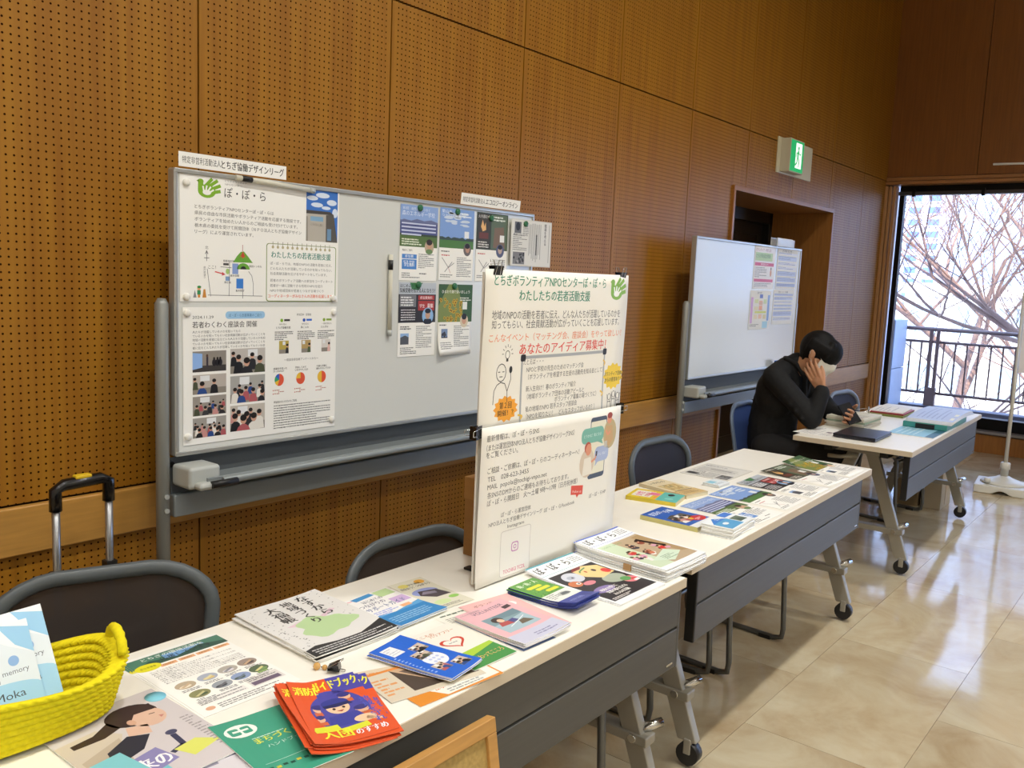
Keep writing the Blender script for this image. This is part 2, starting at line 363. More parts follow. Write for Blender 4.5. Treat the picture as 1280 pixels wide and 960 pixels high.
# stepped wooden jamb strips beside the window
b = MB(); b.box(EX - .04, EX + .02, 2.655, 2.69, WZ0, WZ1 + .05); b.box(EX - .02, EX + .06, 2.625, 2.650, WZ0, WZ1 + .05); b.box(EX - .0, EX + .1, 2.590, 2.618, WZ0, WZ1 + .05)
struct(b.build('trim_5', noisy(mat('window_jamb_wood', 'b98a5c', .35), (5, 5, 1), 3, .07), bevel=.003))
wn = struct(empty('window_1', (EX + .10, 0, 0)))
b = MB(); b.box(0, .08, WY1 - .045, WY1, WZ0, WZ1); b.box(0, .08, WY0, WY0 + .045, WZ0, WZ1); b.box(0, .08, WY0, WY1, WZ1 - .03, WZ1 + .07); b.box(-.02, .1, WY0, WY1, WZ0, WZ0 + .11)
for y in (.5, -1.5): b.box(0, .08, y - .03, y + .03, WZ0, WZ1)
b.build('window_frame', dark_metal, wn, bevel=.004)
b = MB(); b.box(-.045, -.02, WY0, WY1, WZ1 - .035, WZ1 + .0); b.build('blind_rail', mat('blind_rail_grey', '54565c', .3, .6), wn, bevel=.004)
for y in (2.44, 1.83, 1.2, .5, -.3, -1.2, -2.1):
    b = MB(); b.box(-.052, -.012, y - .014, y + .014, WZ1 - .05, WZ1 + .02); b.build('rail_bracket', dark_metal, wn)
gl = bpy.data.materials.new('window_glass'); gl.use_nodes = True; n_, l_, b_ = nodes(gl); n_.remove(b_)
tr = add(n_, 'ShaderNodeBsdfTransparent'); tr.inputs[0].default_value = (.93, .96, .97, 1); gs = add(n_, 'ShaderNodeBsdfGlossy'); gs.inputs['Roughness'].default_value = .01
fr = add(n_, 'ShaderNodeFresnel'); fr.inputs[0].default_value = 1.45; mx = add(n_, 'ShaderNodeMixShader'); l_.new(fr.outputs[0], mx.inputs[0]); l_.new(tr.outputs[0], mx.inputs[1]); l_.new(gs.outputs[0], mx.inputs[2])
l_.new(mx.outputs[0], n_['Material Output'].inputs[0])
for a, c in ((WY1 - .045, .53), (.47, -1.47), (-1.53, WY0 + .045)):
    b = MB(); b.box(.036, .044, c, a, WZ0 + .11, WZ1 - .03); b.build('window_pane', gl, wn)

# the rest of the room, behind and beside the camera
struct(MB().box(X0 - .2, X0, Y0 - .2, DW + .12, 0, CH).build('wall_back', plaster))
struct(MB().box(X0, EX, Y0 - .2, Y0, 0, CH).build('wall_right', plaster))
struct(MB().box(X0 - .2, EX + .3, Y0 - .2, DW + .12, CH, CH + .2).build('ceiling', plaster))

# floor: polished stone tiles in running bond on a bed
stone = mat('polished_stone', 'cfc1a2', .12, spec=.55)
n, l, b = nodes(stone); tc = add(n, 'ShaderNodeTexCoord'); oi = add(n, 'ShaderNodeObjectInfo')
vm = add(n, 'ShaderNodeVectorMath', operation='ADD'); l.new(tc.outputs['Object'], vm.inputs[0]); cb = add(n, 'ShaderNodeCombineXYZ'); mm = add(n, 'ShaderNodeMath', operation='MULTIPLY'); mm.inputs[1].default_value = 60
l.new(oi.outputs['Random'], mm.inputs[0]); l.new(mm.outputs[0], cb.inputs[0]); l.new(mm.outputs[0], cb.inputs[2]); l.new(cb.outputs[0], vm.inputs[1])
n1 = add(n, 'ShaderNodeTexNoise'); n1.inputs['Scale'].default_value = 3.2; n1.inputs['Detail'].default_value = 7; n1.inputs['Roughness'].default_value = .62; n1.inputs['Distortion'].default_value = .6; l.new(vm.outputs[0], n1.inputs['Vector'])
cr = add(n, 'ShaderNodeValToRGB'); e = cr.color_ramp.elements; e[0].position = .30; e[0].color = (*lin('ab9574'), 1); e[1].position = .72; e[1].color = (*lin('cabfa4'), 1); x = e.new(.5); x.color = (*lin('beae90'), 1); l.new(n1.outputs[0], cr.inputs[0])
hs = add(n, 'ShaderNodeHueSaturation'); mr = add(n, 'ShaderNodeMapRange'); mr.inputs[3].default_value = .86; mr.inputs[4].default_value = 1.06; l.new(oi.outputs['Random'], mr.inputs[0]); l.new(mr.outputs[0], hs.inputs['Value']); l.new(cr.outputs[0], hs.inputs['Color']); l.new(hs.outputs[0], b.inputs['Base Color'])
geo = add(n, 'ShaderNodeNewGeometry'); n2 = add(n, 'ShaderNodeTexNoise'); n2.inputs['Scale'].default_value = 4.5; n2.inputs['Detail'].default_value = 4; n2.inputs['Roughness'].default_value = .6; l.new(geo.outputs['Position'], n2.inputs['Vector'])
bp = add(n, 'ShaderNodeBump'); bp.inputs['Strength'].default_value = .14; bp.inputs['Distance'].default_value = .006; l.new(n2.outputs[0], bp.inputs['Height']); l.new(bp.outputs[0], b.inputs['Normal'])
rr = add(n, 'ShaderNodeMapRange'); rr.inputs[3].default_value = .04; rr.inputs[4].default_value = .15; l.new(n2.outputs[0], rr.inputs[0]); l.new(rr.outputs[0], b.inputs['Roughness'])
fl = struct(MB().box(X0, EX, Y0, DW + .7, -.1, -.004).build('floor', mat('floor_joint', 'a3957a', .7)))
TX, TY = .976, .4935; tile = MB().box(.0008, TX - .0008, .0008, TY - .0008, -.004, 0).mesh('floor_tile', stone)
j = 0; y = .608 + TY * 5
while y > Y0:
    x = 3.215 - (TX / 2 if j % 2 else 0) - TX * 7 + .0
    while x < EX - .01:
        xa = max(x, X0); xb = min(x + TX, EX); ya = max(y, Y0)
        if xb - xa > .02 and (y > -2.5):
            if xb - xa > TX - .01 and ya == y: o = bpy.data.objects.new('floor_tile', tile); C.objects.link(o)
            else: o = MB().box(.0008, xb - xa - .0008, .0008, y + TY - ya - .0008, -.004, 0).build('floor_tile', stone)
            o.location = (xa, ya, 0); o.parent = fl
        x += TX
    y -= TY; j += 1
b = MB(); b.box(X0, EX, Y0, y if False else -2.85, -.004, 0)
rest = b.build('floor_tiling', stone, fl); rest['kind'] = 'stuff'

# ceiling downlights (above the frame); the rows away from the tables are added fill
lamp_rim = mat('white_lamp_rim', 'e6e4de', .5); glow = bpy.data.materials.new('lamp_glow'); glow.use_nodes = True
nodes(glow)[2].inputs['Emission Color'].default_value = (*LAMP_COL, 1); nodes(glow)[2].inputs['Emission Strength'].default_value = 12
def downlight(x, y, w, label):
    t = empty('downlight', (x, y, CH), 0, label, 'ceiling light', 'ceiling downlights')
    MB().lathe([(.10, -.012), (.11, 0), (.085, 0), (.085, -.008)], 24, cap=False).build('lamp_rim', lamp_rim, t)
    MB().lathe([(.0001, -.004), (.084, -.004)], 24, cap=False).build('lamp_lens', glow, t)
    L = bpy.data.lights.new('downlight_beam', 'AREA'); L.shape = 'DISK'; L.size = .16; L.energy = w; L.color = LAMP_COL; L.spread = R(150)
    lo = bpy.data.objects.new('downlight_beam', L); C.objects.link(lo); lo.parent = t; lo.location = (0, 0, -.03)
for x, xn in ((-1.6, 'fourth from the window'), (.6, 'third from the window'), (2.8, 'second from the window'), (5.0, 'first from the window')):
    for y, yn in ((.35, 'in the row over the tables'), (-2.4, 'added for fill in the middle row'), (-4.6, 'added for fill along the far side')): downlight(x, y, LAMP_W * (1 if y > 0 else .8) * (.75 if x > 4 else 1), 'round white ceiling downlight %s, %s' % (yn, xn))
# ================================================================ OUTSIDE
terr = noisy(mat('terrace_concrete', '9b9a98', .8), s=6, amt=.1)
struct(MB().box(EX + .25, 11.0, -8, 5.0, -.3, .02).build('ground_terrace', terr))
struct(MB().box(10.42, 10.62, -8, 5.0, .02, .22).build('trim_6', mat('terrace_kerb', '5b5560', .5), bevel=.01))
struct(MB().box(11.0, 320, -90, 120, -3.3, -3.0).build('ground_street', noisy(mat('street', 'b5b0a8', .9), s=2, amt=.1)))
wallgrey = mat('exterior_wall_grey', 'a9a9b3', .6)
struct(MB().box(EX + .26, 10.0, 2.74, 3.1, 0, 3.4).build('wall_exterior', wallgrey, bevel=.006))
pil = struct(empty('trim_7', (10.3, 2.86, 0)))
MB().box(-.28, .2, -.15, .14, .02, .62).build('pillar_block', mat('pale_pillar', 'a8b0c4', .5), pil, bevel=.004); MB().box(-.28, .2, -.15, .14, .628, 1.16).build('pillar_block', mat('pale_pillar', 'a8b0c4', .5), pil, bevel=.004)
iron = mat('railing_iron', '8c7068', .6, .1)
rt = empty('terrace_railing', (10.5, 0, 0), 0, 'dark metal terrace railing with upright bars beyond the big window', 'railing')
for z, r in ((1.07, .022), (.93, .015), (.36, .016)): MB().tube([(0, -5, z), (0, 2.72, z)], r, 8).build('rail', iron, rt)
for y in (2.45, 2.38, .98, .91, -.5, -.57, -2.0, -2.07): MB().box(-.018, .018, y - .017, y + .017, .22, 1.06).build('railing_post', iron, rt)
for y in (2.41, .94, -.54, -2.04): MB().box(-.035, .035, y - .055, y + .055, .22, .42).build('post_shoe', iron, rt, bevel=.004)
bal = MB().box(-.008, .008, -.008, .008, .36, .93).mesh('baluster', iron); y = 2.66
while y > -2.4:
    if min(abs(y - q) for q in (2.41, .94, -.54, -2.04)) > .06: o = bpy.data.objects.new('baluster', bal); C.objects.link(o); o.parent = rt; o.location = (0, y, 0)
    y -= .116
bark = noisy(mat('bark', '7d5f52', .85), (1, 1, .3), 9, .2)
def tree(name, loc, seed, h, label, lean=(0, 0), spread=.5, r0=.11, depth=7):
    rn = random.Random(seed); tr = empty(name, loc, 0, label, 'tree', None); tk = MB(); br = MB()
    def grow(p, d, ln, r, k):
        q = [p]; dd = d.copy(); n = 4
        for i in range(n):
            dd = (dd + Vector((rn.uniform(-.12, .12), rn.uniform(-.12, .12), rn.uniform(-.02, .10)))).normalized(); q.append(q[-1] + dd * ln / n)
        rr = [r * (1 - .42 * i / n) for i in range(n + 1)]; (tk if k == 0 else br).tube(q, rr, 7 if k < 2 else (5 if k < 4 else 3), caps=False)
        if k >= depth: return
        m = 3 if k < 4 else 2
        for i in range(m + (1 if rn.random() < .5 else 0)):
            a = q[rn.choice((2, 3, 4, 4))]; ax = Vector((rn.uniform(-1, 1), rn.uniform(-1, 1), rn.uniform(-.2, .6))).normalized()
            nd = (dd * (1 - spread) + ax * spread * 1.25 + Vector((0, 0, .12))).normalized(); grow(a, nd, ln * rn.uniform(.62, .86), r * rn.uniform(.42, .62), k + 1)
    grow(Vector((0, 0, 0)), Vector((lean[0], lean[1], 1)).normalized(), h, r0, 0)
    tk.build('trunk', bark, tr); br.build('branches', bark, tr); return tr
tree('bare_tree', (14.6, -.9, -3.0), 3, 3.0, 'bare brown tree with slanting boughs close behind the terrace railing', (0, .35), .5, .13)
tree('bare_tree', (15.5, 1.2, -3.0), 8, 3.0, 'bare tree with fine twigs behind the left part of the railing', (-.05, .1), .5, .12)
tree('bare_tree', (18.0, -1.5, -3.0), 15, 3.6, 'bare tree farther off, its crown low behind the railing', (0, .2), .55, .14)
tree('bare_tree', (17.0, 3.6, -3.0), 33, 3.2, 'bare tree with dense reddish twigs behind the pale pillar', (0, -.1), .55, .11)
tree('bare_tree', (16.2, .2, -3.0), 41, 2.6, 'bare tree with many upright twigs behind the middle of the railing', (0, .15), .6, .10)
tree('bare_tree', (13.0, 2.6, -3.0), 21, 2.2, 'low bare shrub-like tree beside the pale terrace pillar', (0, -.3), .6, .08)
def block(loc, sx, sy, h, wallc, glassc, label, name='apartment_building', rows=8, cols=4, roof=True):
    t = empty(name, loc, 0, label, 'building'); MB().box(0, sx, -sy/2, sy/2, 0, h).build('walls', mat('facade_' + wallc, wallc, .8), t)
    wm = mat('far_glass_' + glassc, glassc, .15, .0); fh = h / rows; sp = sy / cols; me = MB().box(-.03, .06, -sp*.32, sp*.32, 0, fh*.52).mesh('window', wm); sl = MB().box(-.35, 0, -sp*.42, sp*.42, -.12, 0).mesh('balcony', mat('facade_' + wallc, wallc, .8))
    for i in range(rows):
        for j in range(cols):
            for m_, nm in ((me, 'window'), (sl, 'balcony')):
                o = bpy.data.objects.new(nm, m_); C.objects.link(o); o.parent = t; o.location = (0, -sy/2 + sp*(j + .5), fh*(i + .3) - (0 if nm == 'window' else .15))
    if roof: MB().box(-.2, sx + .2, -sy/2 - .2, sy/2 + .2, h, h + .4).build('roof_edge', mat('facade_' + wallc, wallc, .8), t)
block((200, 50.5, -3), 12, 7.5, 30, 'c9c4d8', '5a6fa8', 'tall pale apartment block with rows of blue windows seen through the window', rows=12, cols=2)
block((36, 5.0, -3), 8, 9, 4.4, 'e8e2dc', '93a3ae', 'low white building with grey-blue windows behind the bare trees', 'low_building', 2, 6)
block((30, -4.0, -3), 8, 8, 4.0, 'b9a9a4', '7d7f95', 'low brownish house behind the right end of the railing', 'house', 2, 4)
# ================================================================ TABLES
TH = .70
top_m = noisy(mat('white_laminate', 'efece2', .38), s=20, amt=.012); edge_m = mat('beige_edge_band', 'cdbfa8', .5); slat_m = noisy(mat('grey_slat', '54534f', .5, .25), (1, 60, 60), 2, .05); slot_m = mat('black_plastic', '121213', .45)
leg_m = mat('silver_grey_paint', '9d998e', .38, .35); chrome = mat('chrome', 'd5d6d6', .15, 1); wheel_m = mat('caster_black', '17171a', .4)
def make_table(L, loc, rz, label, panel=(0, 0), legs=(-.66, .86)):
    t = empty('folding_table', loc, rz, label, 'table', 'white flip-top tables along the wall'); hx, hy = L / 2, .293
    MB().box(-hx, hx, -hy, hy, TH - .026, TH).build('tabletop', top_m, t, bevel=.003)
    b = MB(); b.box(-hx - .003, hx + .003, -hy - .003, -hy, TH - .027, TH - .002); b.box(-hx - .003, hx + .003, hy, hy + .003, TH - .027, TH - .002); b.box(-hx - .003, -hx, -hy, hy, TH - .027, TH - .002); b.box(hx, hx + .003, -hy, hy, TH - .027, TH - .002)
    b.build('edge_band', edge_m, t)
    b = MB(); b.box(-hx + .1, hx - .1, -.16, -.12, TH - .07, TH - .026); b.box(-hx + .1, hx - .1, .12, .16, TH - .07, TH - .026); b.build('under_frame', slot_m, t)
    xa, xb = -hx + panel[0], hx - panel[1]; ya = -hy + .012
    for z0, z1 in ((.562, .668), (.448, .556)):
        s = MB().box(xa, xb, ya, ya + .014, z0, z1).build('modesty_slat', slat_m, t, bevel=.003)
    MB().box(xa + .005, xb - .005, ya + .008, ya + .020, .45, .674).build('slat_backing', slot_m, t)
    for x, s in ((xa, -1), (xb, 1)): MB().box(x - .006, x + .006, ya - .001, ya + .03, .446, .676).build('end_cap', slot_m if s < 0 else slat_m, t, bevel=.003)
    MB().box(xb - .055, xb - .022, ya - .0015, ya, .462, .468).build('maker_plate', chrome, t)
    for x in legs:
        b = MB(); b.box(x - .03, x + .03, -.17, .17, TH - .085, TH - .026); b.build('leg_bracket', leg_m, t, bevel=.006)
        for s in (-1, 1):
            p = [(s*.00, .655), (s*.065, .655), (s*.268, .085), (s*.205, .085)]
            M = Matrix.Translation((x, 0, 0)) @ Matrix(((0, 0, 1, 0), (1, 0, 0, 0), (0, 1, 0, 0), (0, 0, 0, 1)))
            lg = MB().prism(p, -.017, .017, M).build('leg', leg_m, t, bevel=.004)
            cx = (x, s * .235, .052)
            c = MB(); c.tube([(x - .018, s*.24, .045), (x + .018, s*.24, .045)], .036, 18); c.build('caster_wheel', wheel_m, lg, bevel=0)
            c = MB(); c.box(x - .022, x + .022, s*.24 - .012, s*.24 + .012, .045, .095); c.build('caster_fork', leg_m, lg, bevel=.004)
        b = MB(); b.box(x - .026, x + .026, -.235, .235, .212, .240); b.build('crossbar', leg_m, t, bevel=.004)
        b = MB(); b.tube([(x + .005, -.20, .245), (x + .06, -.235, .258)], .013, 12); b.tube([(x - .03, -.19, .226), (x + .03, -.19, .226)], .012, 10); b.build('stacking_pin', chrome, t)
        b = MB(); b.tube([(x - .02, .02, .60), (x - .05, .10, .585), (x - .05, .17, .582)], .011, 8); b.build('release_lever', leg_m, t)
    return t
make_table(1.81, (1.155, 1.318, 0), 0, 'white table nearest the camera, its left part covered with magazines and the yellow basket', (0, 0), (-.66, .88))
make_table(1.78, (3.045, 1.378, 0), R(1.6), 'middle white table, with the rows of matching leaflets and its grey front panel', (.075, .085), (-.70, .86))
make_table(1.83, (5.43, 1.405, 0), R(1.4), 'white table by the window, with the closed laptop and the person sitting at it', (.03, .06))

# ================================================================ CHAIRS
def make_chair(mesh_col, loc, rz, label, frame_col='4e5457', bh=.325):
    t = empty('mesh_chair', loc, rz, label, 'chair', 'mesh-backed chairs behind the tables')
    fm = mat('chair_frame_' + frame_col, frame_col, .42); tb = mat('chair_tube_grey', '6a6c6c', .3, .7)
    out = []; ht = .225
    def back(u, v):     # u across, v up 0..1 -> point on the curved, slightly reclined back
        return Vector((u, .235 + .05 * v - .035 * (1 - (u / .24) ** 2) * -1 * .6, .47 + bh * v))
    def ring(ins):
        q = []; w0, w1 = .205 - ins, .225 - ins; top = 1 - ins / .37; bot = ins / .37
        for cx, cv, a0, rx, rv in ((w1 - .13, top - .28, 0, .13, .28), (-(w1 - .13), top - .28, 90, .13, .28), (-(w0 - .06), bot + .12, 180, .06, .12), ((w0 - .06), bot + .12, 270, .06, .12)):
            for k in range(7): a = R(a0 + 15 * k); q.append((cx + rx * math.cos(a), cv + rv * math.sin(a)))
        return q
    MB().tube([back(u, v + .03 * (1 - (u / .22) ** 2) * (v > .5)) for u, v in ring(.0)], .0175, 8, closed=True, flat=.6, up=(0, 1, 0)).build('back_frame', fm, t)
    # mesh cloth: centre fan grid
    q = ring(.012); vs = []; fs = []; N = len(q); K = 5
    for k in range(K + 1):
        for u, v in q: s_ = k / K; uu = u * s_; vv = .5 + (v - .5) * s_; vv += .03 * (1 - (uu / .22) ** 2) * (vv > .5) * s_; vs.append(back(uu, vv) + Vector((0, .004, 0)))
    for k in range(K):
        for i in range(N): fs.append((k*N+i, k*N+(i+1)%N, (k+1)*N+(i+1)%N, (k+1)*N+i))
    MB().add(vs, fs, True).build('back_mesh', cloth(mesh_col), t)
    b = MB(); 
    for s in (-1, 1): b.tube([(s*.19, .24, .52), (s*.20, .24, .45), (s*.205, .18, .40)], .014, 8)
    b.build('back_support', fm, t)
    st = MB(); st.box(-.225, .225, -.22, .20, .415, .455); st.build('seat', mat('seat_fabric_' + mesh_col, mesh_col, .9), t, bevel=.018, bseg=3)
    for s in (-1, 1):
        x = s * .235; lg = MB().tube([(x, .20, .43), (x, .225, .30), (x, .24, .06), (x, .235, .022), (x, .20, .012), (x, -.18, .012), (x, -.215, .022), (x, -.22, .06), (x, -.20, .40), (x, -.18, .43)], .0115, 8).build('sled_leg', tb, t)
        [MB().box(x - .014, x + .014, y_ - .025, y_ + .025, 0, .016).build('foot_pad', slot_m, lg) for y_ in (-.145, .145)]
    MB().tube([(-.235, -.19, .39), (.235, -.19, .39)], .011, 8).tube([(-.235, .21, .39), (.235, .21, .39)], .011, 8).build('seat_rail', tb, t)
    return t
def cloth(c):
    k = 'back_mesh_' + c
    if k in _m: return _m[k]
    m = mat(k, c, .85); n, l, b = nodes(m); t = add(n, 'ShaderNodeBsdfTransparent'); x = add(n, 'ShaderNodeMixShader'); tc = add(n, 'ShaderNodeTexCoord'); w = add(n, 'ShaderNodeTexChecker'); w.inputs['Scale'].default_value = 620
    x.inputs[0].default_value = .95; l.new(t.outputs[0], x.inputs[1]); l.new(b.outputs[0], x.inputs[2]); l.new(x.outputs[0], n['Material Output'].inputs[0]); n.remove(w); n.remove(tc); return m
make_chair('2a221e', (.80, 1.56, 0), R(-20), 'black mesh-backed chair with grey rim in front of the suitcase handle', bh=.312)
make_chair('2a221e', (1.65, 1.36, 0), R(-2), 'black mesh-backed chair pushed in under the near table left of the hanging poster', bh=.275)
make_chair('1d2129', (2.71, 1.56, 0), R(2), 'dark chair mostly hidden behind the hanging poster, only its rim showing')
make_chair('181d2e', (3.25, 1.50, 0), R(-3), 'navy mesh-backed chair pushed in behind the middle table')
make_chair('24427e', (4.97, 1.87, 0), R(4), 'blue mesh-backed chair the person in black sits on', '5f6f86', .29)
make_chair('24304a', (6.06, 1.66, 0), R(-6), 'blue-grey mesh-backed chair in the window corner beyond the seated person', '6f7786', .29)

# ================================================================ SUITCASE, CARTONS, BOARD LEANING ON THE TABLE, BANNER STAND
t = empty('suitcase', (1.10, 2.36, 0), R(0), 'suitcase standing by the wall with pulled-out handle behind the nearest chair', 'suitcase')
MB().box(-.19, .19, -.12, .12, .04, .47).build('suitcase_body', mat('suitcase_black', '1a1a1c', .5), t, bevel=.03, bseg=3)
for s in (-1, 1):
    MB().tube([(s*.072, 0, .47), (s*.072, 0, .84)], .0105, 6).build('handle_pole', mat('satin_aluminium', 'a9abae', .3, .8), t)
    MB().box(s*.072 - .015, s*.072 + .015, -.015, .015, .612, .632).build('pole_collar', slot_m, t)
    for y in (-.09, .09): MB().tube([(s*.16, y - .01, .022), (s*.16, y + .01, .022)], .022, 12).build('caster', wheel_m, t)
g = MB().tube([(-.072, 0, .80), (-.072, 0, .855), (-.05, 0, .868), (.05, 0, .872), (.072, 0, .862), (.072, 0, .805)], .0165, 10).build('grip', mat('gloss_black_plastic', '0d0d0e', .2), t)
MB().box(-.022, .022, -.012, .012, .880, .890).build('release_button', mat('yellow_plastic', 'd9b51e', .4), g, bevel=.003)
card = noisy(mat('cardboard', '8e6430', .85), (1, 1, 14), 6, .06)
t = empty('carton', (1.93, 1.47, TH), 0, 'brown copier paper carton marked A4 standing on the table behind the hanging poster', 'box')
MB().box(-.155, .155, -.095, .095, 0, .215).build('carton_body', card, t, bevel=.002)
MB().box(-.157, .157, -.097, .097, .16, .222).build('carton_lid', noisy(mat('cardboard_lid', '9c7038', .85), (1, 1, 14), 6, .06), t, bevel=.002)
p = Print(190, 215); p.rect(62, 62, 40, 52, 'efe8da', 1); p.text('A4', 66, 72, 30, '1a1a1a', 32, bold=.04, rot=0, L=3)
p.ell(70, 160, 22, 26, 'c8a878', 1, n=24); p.ell(70, 160, 15, 19, '8e6430', 2, n=24)
p.ell(120, 160, 22, 26, 'c8a878', 1, n=24); p.ell(120, 160, 15, 19, '8e6430', 2, n=24)
o = p.build('printed_side', t); o.rotation_euler = (R(90), 0, R(-90)); o.location = (-.1556, 0, .1075)
t = empty('carton', (6.56, 1.40, 0), 0, 'pale beige cardboard carton on the floor under the window table', 'box')
MB().box(-.14, .14, -.065, .065, 0, .30).build('carton_body', noisy(mat('pale_cardboard', 'b9ab92', .85), s=5, amt=.05), t, bevel=.003); MB().box(-.025, .025, -.0665, .0665, .02, .3015).build('tape', mat('packing_tape', 'a98f62', .3), t)
t = empty('carton', (6.56, 1.56, 0), 0, 'brown cardboard carton behind the pale one under the window table', 'box')
MB().box(-.15, .15, -.08, .08, 0, .26).build('carton_body', noisy(mat('mid_cardboard', '8d7857', .85), s=5, amt=.05), t, bevel=.003); MB().box(-.025, .025, -.0815, .0815, .02, .2615).build('tape', mat('packing_tape', 'a98f62', .3), t)
# framed board leaning on the near table
t = empty('framed_board', (.66, .865, 0), 0, 'wood-framed fibre board leaning against the front panel of the nearest table', 'board'); t.rotation_euler = (R(-9.5), 0, 0)
fw = noisy(mat('light_pine', 'b98a4a', .5), (2, 20, 20), 4, .12); Wb, Hb = 1.09, .668
for nm, q in (('frame_top', (-Wb/2, Wb/2, Hb - .028, Hb)), ('frame_bottom', (-Wb/2, Wb/2, 0, .028)), ('frame_left', (-Wb/2, -Wb/2 + .026, .028, Hb - .028)), ('frame_right', (Wb/2 - .026, Wb/2, .028, Hb - .028))):
    MB().box(q[0], q[1], -.009, .012, q[2], q[3]).build(nm, fw, t, bevel=.002)
MB().box(-Wb/2 + .02, Wb/2 - .02, -.002, .006, .02, Hb - .02).build('fibre_board', noisy(mat('fibre_board', 'a88c50', .9), s=120, amt=.16, bump=.5, detail=6), t)
# banner stand
t = empty('banner_stand', (7.45, 1.13, 0), R(6), 'white pole banner stand on a square water-filled base near the window', 'banner stand')
wp = mat('white_plastic', 'dcdad2', .35); Q = .185
b = MB()
for s1, s2 in ((-1, -1), (1, -1), (1, 1), (-1, 1)): pass
p = []; 
for k in range(21): p.append((-Q + 2*Q*k/20, .028 * max(0, math.cos((k - 10) / 3.5 * math.pi / 2)) if abs(k - 10) <= 3 else 0))
prof = p + [(Q, .062), (-Q, .062)]
MB().prism(prof, -Q, Q, Matrix(((0, 0, 1, 0), (1, 0, 0, 0), (0, 1, 0, 0), (0, 0, 0, 1)))).build('base_tank', wp, t, bevel=.008)
MB().lathe([(.16, .062), (.15, .075), (.11, .088), (.06, .105), (.034, .12)], 28).build('base_dome', wp, t)
MB().lathe([(.027, .115), (.027, .17), (.035, .172), (.035, .215), (.03, .222)], 20).build('pole_socket', wp, t)
MB().tube([(-.12, .1, .075), (-.12, .1, .11)], .022, 14).build('filler_cap', wp, t)
MB().tube([(0, 0, .2), (0, 0, 1.5)], .0135, 12).tube([(0, 0, 1.48), (0, 0, 2.50)], .0105, 12).build('pole', wp, t)
MB().tube([(0, .30, 2.44), (0, -.50, 2.44)], .008, 8).build('crossbar', wp, t)
p = Print(450, 1500); p.rect(0, 0, 450, 1500, 'e9e6ea', 0, cell=90); p.rect(20, 560, 410, 70, 'd8863a', 1, cell=90); p.rect(20, 760, 410, 26, 'b52c2c', 1, cell=90); p.rect(20, 900, 410, 100, 'c9bfae', 1, cell=90)
bn = doc('banner', p, 'white cloth banner hanging from the pole stand at the right edge', 'banner', (7.45, .89, 1.66), wall=False, t=.6, m=mat('banner_cloth', 'e6e2e8', .8)); bn.rotation_euler = (R(90), 0, R(-84))
# exit sign
t = empty('exit_sign', (6.735, DW - .018, 2.445), 0, 'green lit running-man exit sign box on its cream wall plate above the door', 'exit sign')
MB().box(-.345, .345, -.012, 0, -.13, .13).build('mount_plate', mat('cream_plate', 'cfc8ae', .5), t, bevel=.003)
MB().box(-.295, -.025, -.085, -.012, -.122, .122).build('sign_box', mat('cream_box', 'c2bca4', .5), t, bevel=.004)
em = bpy.data.materials.new('exit_sign_glow'); em.use_nodes = True; n, l, b = nodes(em); a = add(n, 'ShaderNodeAttribute', attribute_name='ink'); l.new(a.outputs['Color'], b.inputs['Base Color']); l.new(a.outputs['Color'], b.inputs['Emission Color']); b.inputs['Emission Strength'].default_value = .8
p = Print(250, 225); p.rect(0, 0, 250, 225, '12a05a', 0); p.rect(95, 14, 120, 197, 'f4fff8', 1); K = '12a05a'
p.ell(150, 50, 13, 14, K, 3); p.line([(148, 66), (138, 120)], 26, K, 3); p.line([(146, 78), (112, 92), (104, 118)], 10, K, 3.2); p.line([(150, 76), (176, 98), (198, 88)], 10, K, 3.3)
p.line([(140, 116), (168, 142), (162, 186)], 14, K, 3.4); p.line([(136, 116), (128, 156), (96, 178)], 14, K, 3.5); p.rect(95, 198, 120, 13, K, 2)
o = p.build('sign_face', t); o.data.materials[0] = em; o.rotation_euler = (R(90), 0, 0); o.location = (-.16, -.086, 0)
